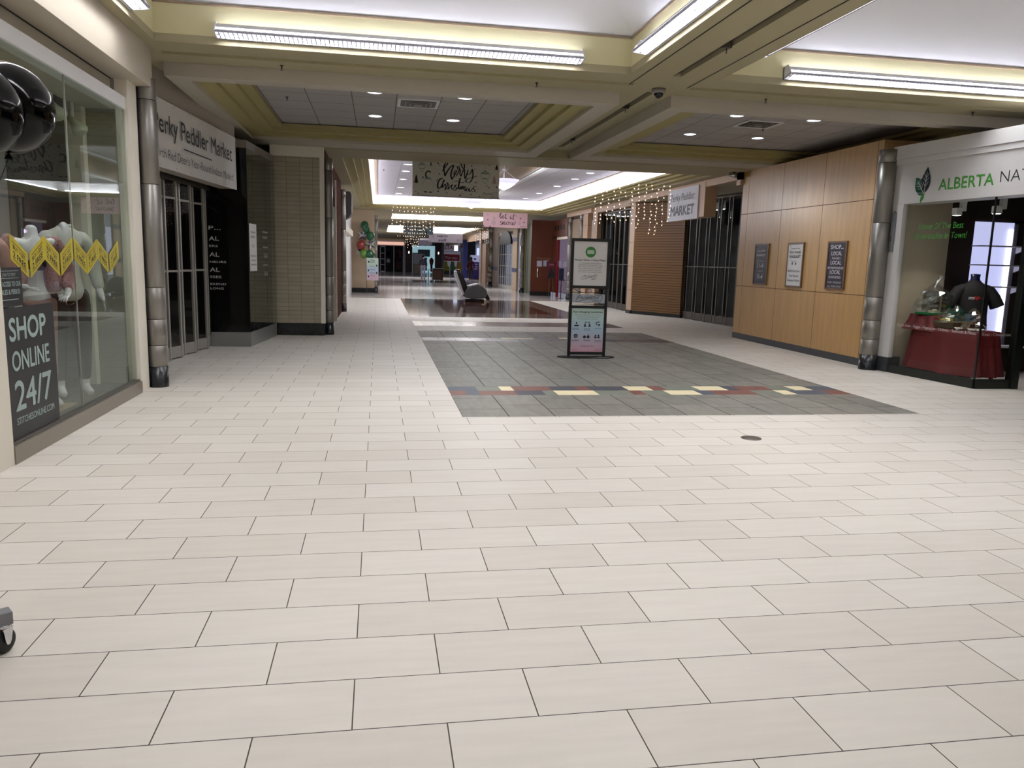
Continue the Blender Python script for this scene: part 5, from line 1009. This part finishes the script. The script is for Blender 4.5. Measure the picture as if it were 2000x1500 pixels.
curtain('warm string lights hanging in a curtain over the middle left of the far corridor', (.45, 30.0), (2.15, 30.0), 3.5, [.98, .95, .9, .95, .9, .95, .92, .95, .9, .85, .95, .88], 5, r=.012, n=8, sp=.12)
curtain('small warm string lights far behind the blue banner', (1.0, 44.0), (2.6, 44.0), 3.4, [.7]*12, 8, r=.013, sp=.15)
curtain('small warm string lights far behind on the right by the snow banner', (5.3, 44.0), (7.0, 47.0), 3.45, [.9, .8, .95, .85, .9, .95, .9, .85, .9, .8], 9, r=.013, sp=.15)
curtain('distant warm string lights low over the dark red column', (2.0, 60.5), (3.2, 60.5), 3.3, [.8, 1.0, .7, .9, 1.0, .8, .9, .7], 12, r=.016, sp=.17)
# ================================================================ PENDANT LAMPS
def pendant(loc, lab):
    t = thing('pendant_lamp', lab, 'pendant lamp', loc, 0, 'bowl pendant lamps in the far corridor')
    a = MB(); a.lathe([(.001, -.10), (.02, -.1), (.16, -.04), (.30, .05), (.41, .16), (.405, .165), (.001, .165)], n=28); a.link('glass_bowl', mat('opal_glass', '#dcd9ee', .4, emit=.75, ecol='#dfdcff'), t)
    a = MB(); a.tube([(0, 0, .16), (0, 0, .42)], .014, 8); a.lathe([(.001, .45), (.05, .44), (.05, .41), (.001, .40)], n=14); a.link('hub', WHITE, t)
    a = MB()
    for k in range(3): an = k*2.094+.3; a.tube([(0, 0, .42), (.40*math.cos(an), .40*math.sin(an), .17)], .006, 5)
    a.tube([(0, 0, .44), (0, 0, 4.5-loc[2])], .008, 6); a.link('rods', WHITE, t)
    l = bpy.data.lights.new('bowl_light', 'POINT'); l.energy = 110; l.shadow_soft_size = .08; q = bpy.data.objects.new('glow', l); COL.objects.link(q); q.parent = t; q.location = (0, 0, -.16)
pendant((3.30, 21.0, 3.47), 'white glass bowl pendant lamp just right of the Merry Christmas banner'); pendant((3.42, 29.5, 3.5), 'white glass bowl pendant lamp hanging lower down behind the Merry Christmas banner')
# ================================================================ MASSAGE CHAIR
t = thing('massage_chair', 'black reclined massage chair with silver trim standing on the polished brown floor', 'massage chair', (3.35, 28.3, 0))
CH = mat('chair_grey', '#4a494a', .6, noise=.3, nscale=30); CHB = mat('chair_black', '#0d0d0f', .25); SVT = mat('chair_silver', '#b9b8bd', .3, metal=.3)
def arch(n, x0, x1, zb, h, k=12): return [(x0, zb)]+[(x0+(x1-x0)*i/k, zb+h*math.sin(H*i/k)**.6) for i in range(1, k)]+[(x1, zb)]
for s in (-1, 1):
    a = MB(); a.prism([(-.30, .2), (-.22, .14), (.0, .10), (.42, .12), (.50, .18), (.54, .3), (.50, .44), (.38, .56), (.2, .62), (0, .60), (-.18, .50), (-.28, .34)], 'y', s*.30-.07, s*.30+.07); a.link('side_panel', CH, t, bevel=.04)
a = MB(); a.prism([(-.22, .2), (.42, .22), (.45, .36), (.1, .42), (-.2, .38)], 'y', -.24, .24); a.link('seat', CHB, t, bevel=.03)
a = MB(); a.prism([(-.30, .28), (-.12, .36), (-.36, .98), (-.46, 1.10), (-.56, 1.08), (-.55, .96)], 'y', -.26, .26); a.link('backrest', CHB, t, bevel=.04)
a = MB(); a.prism([(-.345, .23), (-.29, .27), (-.535, .94), (-.585, 1.09), (-.635, 1.08), (-.63, .94)], 'y', -.285, .285); a.link('back_shell', SVT, t, bevel=.015)
a = MB(); a.prism([(-.40, .98), (-.36, 1.0), (-.46, 1.14), (-.60, 1.15), (-.60, 1.10), (-.48, 1.08)], 'y', -.22, .22); a.link('headrest', CHB, t, bevel=.02)
a = MB(); a.prism([(-.14, .56), (.05, .62), (.22, .66), (.36, .60), (.2, .63), (.05, .60)], 'y', -.34, -.18); a.prism([(-.14, .56), (.05, .62), (.22, .66), (.36, .60), (.2, .63), (.05, .60)], 'y', .18, .34); a.link('armrest_trim', SVT, t)
a = MB(); a.prism([(.44, .36), (.50, .38), (.66, .12), (.64, .05), (.54, .05), (.46, .2)], 'y', -.22, .22); a.link('leg_rest', CHB, t, bevel=.03)
a = MB(); a.box(-.25, -.2, 0, .45, .2, .08); a.link('base', CHB, t, bevel=.01)
for k in range(4): a = MB(); a.tube([(-.36+.06*k, -.25, .22), (-.46+.06*k, -.27, .0+.008)], .009, 6); a.link('brace', DALU, t)
# ================================================================ FAR RIGHT SHOPS
a = MB(); a.box(6.66, 34.1, .18, 7.6, 34.3, 3.3); a.box(7.6, 31.35, 2.55, 7.7, 34.2, 3.3); a.box(7.6, 33.2, .18, 7.7, 34.2, 2.6); struct('wall_right', a, BROWNW)
a = MB(); a.box(6.655, 34.08, 0, 7.6, 34.3, .18); struct('baseboard_right', a, BLK)
a = MB()
for k in range(4): a.box(7.585, 31.9+.5*k, 2.85, 7.6, 32.15+.5*k, 3.05)
struct('trim_6', a, BLK)
a = MB(); a.box(7.6, 31.35, 2.45, 7.75, 33.2, 2.55); struct('trim_7', a, CREAM)
MAG = mat('magenta_wall_glow', '#7e1038', .5, emit=.10); a = MB(); a.box(8.2, 31.3, 0, 8.25, 33.3, 2.5); a.m = 1; a.box(7.62, 33.12, 0, 7.72, 33.2, 2.45); a.box(8.1, 32.2, 1.0, 8.2, 32.25, 2.4); a.m = 2; a.box(8.1, 31.5, 1.2, 8.2, 33, 1.23); a.box(8.1, 31.5, 1.7, 8.2, 33, 1.73)  # faint glow in the magenta wall colour stands in for shop lighting
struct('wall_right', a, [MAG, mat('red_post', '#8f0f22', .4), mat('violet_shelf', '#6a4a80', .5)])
w = MB(); w.box(7.64, 31.4, .2, 7.65, 33.15, 2.5); w.box(7.0, 34.07, .6, 7.55, 34.075, 2.0) if False else None; struct('window_3', w, glass('pink_glass', (.8, .6, .72), .06))
a = MB(); a.sphere((7.9, 32.0, 2.1), .07, 10, 6); tag(a.link('shop_lamp', mat('violet_lamp', '#e9dcff', emit=6, ecol='#e6ccff')), 'small bright white-violet lamp in the magenta shop window', 'lamp')
f = lambda x, z, off=0.0: (x, -off, z)
t = thing('wall_lettering', 'pale raised lettering on the cherry wood wall beside the magenta shop', 'lettering', (6.88, 34.09, 1.60)); a = MB(); a.text(f, 'Weberwright', .36, 0, .10, .66, .01, .01); a.link('letters', mat('dull_letters', '#8d6a55', .5), t)
for x, z, lb in ((6.93, 1.28, 'left white paper notice taped on the cherry wood wall'), (7.22, 1.30, 'right white paper notice taped on the cherry wood wall')):
    a = MB(); a.box(0, 0, 0, .23, .004, .26); o = a.link('paper_notice', mat('notice_blue_white', '#b4b6c8', .5)); o.location = (x, 34.09, z); tag(o, lb, 'notice', 'paper notices on the cherry wall')
a = MB(); a.lathe([(.001, -.22), (.035, -.2), (.035, .2), (.001, .22)], n=12, sy=.4); o = a.link('door_pull', CHROME); o.location = (6.98, 34.08, 1.02); tag(o, 'small oval chrome pull on the cherry wood wall', 'handle')
t = thing('poster_easel', 'floor easel holding a dark red poster in front of the cherry wood wall', 'easel', (7.05, 31.7, 0))
a = MB(); 
for x in (-.07, .09): a.tube([(x, .0, .0), (x, .02, 1.5)], .009, 6)
a.tube([(.01, .35, 0), (.01, .03, 1.4)], .009, 6); a.link('legs', DALU, t); a = MB(); a.box(-.2, -.02, .82, .2, -.005, 1.52); a.link('board', mat('dark_red_board', '#4a0e1e', .4), t)
a = MB(); a.m = 0; a.plane_pts(lambda x, z, off=0: (x, -.021-off, z), [(-.15, .84), (.12, .84), (.18, 1.0), (.04, 1.2), (-.02, 1.25), (-.06, 1.1)], .001); a.m = 1; a.rect(lambda x, z, off=0: (x, -.021-off, z), -.12, 1.40, .12, 1.42); a.rect(lambda x, z, off=0: (x, -.021-off, z), -.1, 1.36, .1, 1.375); a.link('print', [BLK, mat('rose_print', '#b06a72')], t)
t = thing('card_holder', 'dark blue leaflet stand at the corner of the magenta shop', 'stand', (7.45, 31.5, 0)); a = MB(); a.box(-.12, -.1, .75, .12, .08, .80); a.box(-.1, -.02, .8, .1, .05, 1.25); a.link('rack', mat('navy_rack', '#161d3a', .4), t); a = MB(); a.tube([(0, 0, 0.01), (0, 0, .78)], .02, 8); a.lathe([(.13, 0), (.13, .012), (.001, .02)], n=16); a.link('pole', BLK, t)
# arched gate shop
a = MB(); a.box(6.95, 37.1, 0, 7.05, 37.6, 3.3); a.m = 1; a.box(7.0, 35.0, 0, 7.1, 37.1, 3.2); struct('wall_right', a, [TAN, mat('teal_grey_wall', '#6b7668', .5)])
BEI = mat('far_beige_stone', '#a08c76', .5, noise=.05); BLU = mat('blue_band', '#3a3c5c', .4)
a = MB(); a.seg((6.60, 45.0), (6.66, 43.4), .1, 0, 3.46); a.seg((6.80, 39.3), (6.84, 38.2), .1, 0, 3.46)
a.seg((6.62, 43.4), (6.82, 39.3), .1, 3.0, 3.46); a.m = 1; a.seg((6.59, 45.0), (6.65, 43.4), .1, .95, 1.15); a.seg((6.79, 39.3), (6.83, 38.2), .1, .95, 1.15); a.seg((6.79, 39.3), (6.83, 38.2), .1, 2.45, 2.65)
struct('wall_right', a, [BEI, BLU])
a = MB(); pts = [(39.4, 2.35)]+[(41.3-1.9*math.cos(k*H/12), 2.35+.75*math.sin(k*H/12)) for k in range(13)]; a.prism(pts, 'x', 6.62, 6.72); struct('trim_8', a, BLK)
gate('g', (6.66, 43.3), (6.86, 39.3), 2.45, 14, 'silver folding gate under a black arch far down the right side, lit white behind', bars=(0, .6, 1.2, 1.8), kick=.2, metalm=ALU, posts=.05)
a = MB(); a.box(7.9, 38.6, .3, 7.95, 43.6, 2.6); struct('wall_right', a, mat('shop_wall_glow', '#b9b9d0', .6, emit=.75, ecol='#d9dcff'))  # wall itself glows in place of lamps inside the gated shop
# doors, phone shop and blue column beyond
a = MB(); a.box(7.1, 45.2, 2.9, 7.2, 84, 3.46); a.box(6.95, 47.0, 0, 7.15, 49.5, 3.46); a.m = 1; a.box(7.2, 49.5, 0, 7.3, 51.5, 2.6); a.m = 2; a.box(7.0, 51.5, 0, 7.15, 53.2, 2.6); a.box(7.05, 54.4, 0, 7.2, 55.3, 3.46)
a.m = 3; a.box(7.2, 51.5, 2.6, 7.3, 54.5, 2.9)
struct('wall_right', a, [PEACH, TAN, PEACH, DARKIN])
a = MB(); a.box(7.6, 55.4, 0, 7.65, 62, 3.0); a.m = 1; a.box(7.9, 57, 1.2, 7.58, 61, 2.4); struct('wall_right', a, [mat('phone_shop_wall', '#5a6478', .6), mat('phone_shop_glow', '#98a4d8', .6, emit=.8, ecol='#9fb0ff')])  # glowing blue panel stands in for the light inside the phone shop
t = thing('pull_up_banner', 'purple pull-up banner with white top, right of the person in the red coat', 'banner', (7.2, 59.0, 0)); a = MB(); a.box(-.35, 0, 0, .35, .02, 1.35); a.m = 1; a.box(-.35, 0, 1.35, .35, .02, 1.85); a.m = 2; a.box(-.09, -.01, 1.5, .09, 0, 1.62); a.m = 1
for z in (1.15, .95, .8): a.box(-.2, -.008, z, .2, 0, z+.04)
a.link('sheet', [mat('purple_sheet', '#2d2466', .5), PAPER, INK], t); a = MB(); a.box(-.4, -.1, 0, .4, .1, .06); a.link('base', DALU, t)
t = thing('blue_pillar', 'dark blue pillar on the far right before the red and white wall sign', 'pillar', (7.0, 64, 0)); a = MB(); a.box(-.2, -.2, 0, .2, .2, 3.1); a.link('shaft', mat('navy_pillar', '#141a52', .4), t)
# ================================================================ FAR END
a = MB(); a.box(-3, 86, 0, 14, 86.2, 4.5); struct('wall_front', a, DARKIN)
WH = mat('shop_white', '#cfcdd0', .6)
a = MB(); a.box(-.6, 85, 2.75, 2.85, 85.1, 3.3); a.m = 1; a.box(-.6, 84.9, 2.85, 2.7, 85, 3.15); a.m = 0; a.box(2.58, 84.9, 0, 2.85, 85.1, 2.8); a.box(-.6, 84.9, 0, -.1, 85.1, 2.8); a.m = 2; a.box(-.6, 85, 3.3, 3.1, 85.1, 3.46)
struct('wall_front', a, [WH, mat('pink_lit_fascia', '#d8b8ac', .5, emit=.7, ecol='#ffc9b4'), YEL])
for x, lb in ((3.2, 'dark red column with small lamp at the far end, left of the jeans window'), (6.35, 'dark red column with small lamp at the far end, right of the jeans window')):
    t = thing('red_column', lb, 'column', (x, 84.6, 0), 0, 'dark red columns at the far end of the mall'); a = MB(); a.box(-.36, -.2, 0, .36, .2, 3.2); a.link('shaft', mat('maroon', '#2e0d10', .4), t); a = MB(); a.sphere((0, -.22, 2.1), .07, 8, 6, sz=2); a.link('wall_lamp', mat('far_lamp', '#ffffff', emit=2), t)
a = MB(); a.box(3.6, 85.4, 0, 6.1, 85.5, 2.9); a.m = 1; a.box(3.6, 85.0, 2.85, 6.8, 85.1, 3.46); a.m = 2; a.box(6.75, 84.9, 0, 9.2, 85.0, 3.46)
struct('wall_front', a, [mat('jeans_window_glow', '#7f99a0', .6, emit=.55, ecol='#a8d0dc'), mat('far_grey', '#77717a', .6), mat('far_grey2', '#8a8790', .6)])  # window backdrop glows to imitate the lit shop interior
a = MB(); a.box(4.2, 85.38, 1.7, 5.5, 85.4, 2.45); a.m = 1; a.tube([(4.6, 85.3, 1.6), (4.75, 85.3, 1.0), (4.7, 85.3, .2)], [.16, .15, .12], 8); a.tube([(5.05, 85.3, 1.6), (5.0, 85.3, 1.0), (5.1, 85.3, .2)], [.16, .15, .12], 8); tag(a.link('window_display', [mat('print_denim', '#5f7784', .6), mat('denim', '#4a6a84', .7)]), 'jeans graphic and blue jeans legs in the far lit shop window', 'display')
for x, m, lb in ((5.75, '#7a2c12', 'small mannequin in an orange jacket in the far lit shop window'),):
    t = thing('shop_mannequin', lb, 'mannequin', (x-.1, 85.0 if x < 6 else 85.15, 0)); a = MB(); a.lathe([(.10, .1), (.13, .9), (.001, .95)], n=10); a.link('legs', BLKF, t); a = MB(); a.lathe([(.17, .85), (.21, 1.1), (.24, 1.35), (.1, 1.55), (.001, 1.62)], n=12); a.link('jacket', mat('jacket'+m[1:], m, .8), t)
t = thing('far_sign_wall', 'white wall sign with red letters over a red band reading This way', 'sign', (6.98, 84.8, 0))
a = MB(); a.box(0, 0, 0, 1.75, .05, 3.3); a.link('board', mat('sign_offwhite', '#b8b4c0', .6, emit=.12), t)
fS = lambda x, z, off=0.0: (x, -off, z)
a = MB(); a.m = 0; a.rect(fS, 0, 1.32, 1.7, 2.02, .005); a.text(fS, 'STAPLES', 1.02, 2.55, .42, 1.95, .006, .03); a.m = 1; a.text(fS, 'This way.', .78, 1.52, .3, 1.35, .01, .01); a.m = 2; a.text(fS, 'Make More Happen', .85, 2.25, .14, 1.5, .006, 0); a.link('lettering', [mat('sign_red', '#a01a2c', .5), PAPER, GREYP], t)
t = thing('phone_kiosk_sign', 'white and blue lit projecting box in front of the red and white wall sign', 'sign', (7.6, 80, 2.3)); a = MB(); a.box(0, 0, 0, 1.3, .6, .35); a.m = 1; a.box(0, -.02, .05, .4, 0, .6); a.link('box', [mat('pale_cyan_box', '#8fa4b8', .5), mat('lit_white_box', '#dfe8ff', emit=1.4)], t); a = MB(); a.tube([(1.2, .3, .35), (1.2, .3, 1.15)], .03, 6); a.link('hanger', DALU, t)
# toy trucks / coloured ride
for x, c, lb in ((6.85, '#8c8a12', 'yellow coin-operated ride at the foot of the far sign wall'), (7.55, '#3f6b3a', 'green coin-operated ride beside the yellow one'), (8.2, '#b08012', 'orange and yellow small ride right of the green one')):
    t = thing('kiddie_ride', lb, 'ride', (x, 80, 0), 0, 'coin rides at the far end'); a = MB(); a.box(-.3, -.25, 0, .3, .25, .3); a.link('base', BLK, t); a = MB(); a.prism([(-.3, .3), (.3, .3), (.32, .7), (.12, .8), (.05, 1.25), (-.22, 1.3), (-.3, .8)], 'y', -.22, .22); a.link('body', mat('ride'+c[1:], c, .4), t, bevel=.04)
# clothing shop at far left end
t = thing('shop_grille', 'white gridded shop door frame at the far left end', 'door', (.15, 84.7, 0)); a = MB()
for x in (0, .5): a.box(x, 0, 0, x+.08, .05, 2.7)
for z in (0, .7, 1.3, 1.9, 2.6): a.box(0, 0, z, .55, .05, z+.08)
a.link('frame', WH, t)
rnd = random.Random(11); cols = ['#12131c', '#1b2346', '#0c0c10', '#2e2e33', '#1a1a20', '#5a2b2e']
for k, x in enumerate((.85, 1.05, 1.25, 1.75, 2.0, 2.25)):
    a = MB(); hgt = (.7, .8, .75, .9, .6, .85)[k]; a.prism([(-.16, 0), (.16, 0), (.2, hgt*.8), (.05, hgt), (-.05, hgt), (-.2, hgt*.8)], 'y', -.05, .05); a.tube([(0, 0, hgt), (0, 0, 2.6-1.5)], .01, 4); o = a.link('hanging_garment', mat('garm%d' % k, cols[k], .8)); o.location = (x, 85.2, 1.5); tag(o, ('black coat', 'navy sweater', 'long black coat', 'grey trousers', 'dark jacket', 'maroon coat')[k]+' hanging in the far left clothing shop front', 'garment', 'clothes hanging in the far shop')
t = thing('backpack_mannequin', 'mannequin in black with a white backpack in the far left shop front', 'mannequin', (1.05, 84.9, 0)); a = MB(); a.lathe([(.14, 0.02), (.2, .9), (.26, 1.4), (.1, 1.6), (.001, 1.65)], n=12); a.link('body', BLKF, t); a = MB(); a.sphere((0, -.25, 1.15), .2, 10, 8, sy=.6, sz=1.2); a.link('backpack', mat('pack_white', '#9a9a96', .7), t)
a = MB(); a.box(1.9, 84.9, .3, 2.4, 85.1, 1.1); tag(a.link('clothes_rail', mat('rust_clothes', '#4a1e1c', .8, noise=.3, nscale=5)), 'low rail of rust red clothes in the far left shop', 'rack')
a = MB(); a.box(1.58, 84.9, 0, 1.66, 84.95, 2.7); struct('trim_9', a, WH)
# kiosk, directory, bench
t = thing('kiosk_cabinet', 'small brown wooden kiosk cabinet on casters in the far corridor', 'cabinet', (3.95, 53.0, 0)); WN = mat('walnut', '#3d2416', .45, noise=.2, nscale=5)
a = MB(); a.box(-.33, -.3, .1, .33, .3, .82); a.link('body', WN, t, bevel=.01); a = MB(); a.box(-.26, -.305, .2, .26, -.30, .72); a.link('door', mat('walnut_light', '#563420', .4), t); a = MB(); a.box(-.37, -.34, .82, .37, .34, .87); a.link('top', mat('kiosk_top', '#55555a', .3), t)
for sx in (-.27, -.09, .09, .27): a = MB(); a.lathe([(.001, -.02), (.045, -.02), (.045, .02), (.001, .02)], (sx, -.25, .05), n=12, axis='x'); a.link('caster', mat('caster_white', '#a9a5a0', .4), t)
for sx in (-.27, .27): a = MB(); a.lathe([(.001, -.02), (.045, -.02), (.045, .02), (.001, .02)], (sx, .25, .05), n=12, axis='x'); a.link('caster', mat('caster_white', '#a9a5a0'), t)
t = thing('side_table', 'small brown table on the left side of the kiosk cabinet', 'table', (3.48, 54.0, 0)); a = MB(); a.box(-.12, -.25, .72, .2, .25, .76); a.link('top', WN, t)
for sx in (-.1, .18):
    for sy in (-.2, .2): a = MB(); a.box(sx-.015, sy-.015, 0, sx+.015, sy+.015, .72); a.link('leg', WN, t)
t = thing('directory_stand', 'tall grey directory stand with posters in front of the far lit shop window', 'directory', (3.5, 72.0, 0)); a = MB(); a.box(-.45, -.1, 0, .45, .1, 2.0); a.link('cabinet', mat('directory_grey', '#5a5a62', .4), t); a = MB(); a.m = 0; a.box(-.38, -.11, 1.0, .38, -.1, 1.9); a.m = 1; a.box(-.38, -.112, .1, .38, -.1, .95); a.link('map_panel', [mat('map_print', '#8f8f9a', .5, noise=.3, nscale=6), mat('map_print2', '#7a6e60', .5, noise=.4, nscale=8)], t)
# ================================================================ PEOPLE
SKIN = mat('skin', '#8e6553', .6); HAIRD = mat('dark_hair', '#120e0e', .7)
def hairmb(t, J, S, m, long):
    c = Vector(J['head'][:3]); a = MB(); a.sphere((c.x, c.y+.012*S, c.z+.03*S), .118*S, 14, 10, sz=1.08)
    if long: a.tube([(c.x, c.y+.03*S, c.z+.02*S), (c.x, c.y+.07*S, c.z-.12*S), (c.x, c.y+.07*S, c.z-.3*S)], [.11*S, .13*S, .08*S], 12)
    return a.link('hair', m, t)
def face(b, T, S):
    a = MB()
    for s in (-1, 1): a.sphere(T((s*.033, -.088, 1.665)), .012*S, 8, 6); a.sphere(T((s*.088, .0, 1.65)), .022*S, 8, 6)
    a.sphere(T((0, -.1, 1.635)), .015*S, 8, 6, sz=1.4); a.sphere(T((0, -.09, 1.60)), .018*S, 8, 6, sz=.35); a.link('face', SKIN, b)
p = base_pose(); p.update(ell=(.25, .0, 1.16, .042), wrl=(.27, -.06, .93, .028), elr=(-.25, .0, 1.16, .042), wrr=(-.27, -.06, .93, .028))
t = thing('person', 'person in dark jacket and pale grey trousers seen from behind, left of the kiosk', 'person', (3.25, 58.2, 0))
b, J, T = figure(t, 1.0, H, p, SKIN, [('trousers', [['pelvis', 'hipl', 'knl', 'anl*'], ['pelvis', 'hipr', 'knr', 'anr*']], mat('grey_trousers', '#8e93a3', .8), .018, {'anl*': (.1, .01, .14, .058), 'anr*': (-.1, .01, .14, .058)}),
    ('jacket', [['pel*', 'waist', 'chest', 'shl', 'ell', 'wrl'], ['chest', 'shr', 'elr', 'wrr'], ['chest', 'neck']], mat('charcoal_jacket', '#2b2b35', .8), .028, {'pel*': (0, 0, .95, .14)}),
    ('shoe', [['anl*', 'toel']], BLKF, .02, {'anl*': (.1, .01, .07, .045)}), ('shoe', [['anr*', 'toer']], BLKF, .02, {'anr*': (-.1, .01, .07, .045)})])
hairmb(t, J, 1.0, HAIRD, False); face(b, T, 1.0)
p = base_pose(); p.update(hipl=(.09, 0, .9, .09), knl=(.09, -.12, .53, .058), anl=(.09, -.08, .1, .038), toel=(.09, -.2, .05, .034), anr=(-.09, .16, .12, .038), toer=(-.09, .06, .04, .034), knr=(-.09, .02, .5, .058), wrl=(.3, .06, .93, .028), hal=(.31, .06, .86, .03), ell=(.26, .04, 1.16, .042))
t = thing('person', 'person with long dark hair in dark red coat walking away down the corridor', 'person', (6.55, 56.0, 0))
b, J, T = figure(t, .95, H, p, SKIN, [('trousers', [['pelvis', 'hipl', 'knl', 'anl'], ['pelvis', 'hipr', 'knr', 'anr']], mat('brown_trousers', '#3c2a28', .8), .014, {}),
    ('coat', [['hem*', 'pelvis', 'waist', 'chest', 'shl', 'ell', 'wrl'], ['chest', 'shr', 'elr', 'wrr'], ['chest', 'neck']], mat('dark_red_coat', '#4a1116', .85), .035, {'hem*': (0, 0, .74, .17)}),
    ('shoe', [['anl', 'toel']], BLKF, .014, {}), ('shoe', [['anr', 'toer']], BLKF, .014, {})])
hairmb(t, J, .95, HAIRD, True); face(b, T, .95)
# ================================================================ ENCLOSURE OUT OF VIEW
a = MB(); a.box(-2.9, -7.1, 0, 9.9, -7, 5); struct('wall_back', a, CREAM)
a = MB(); a.box(9.7, -7, 0, 9.8, 3.9, 3.7); struct('wall_right', a, CREAM)
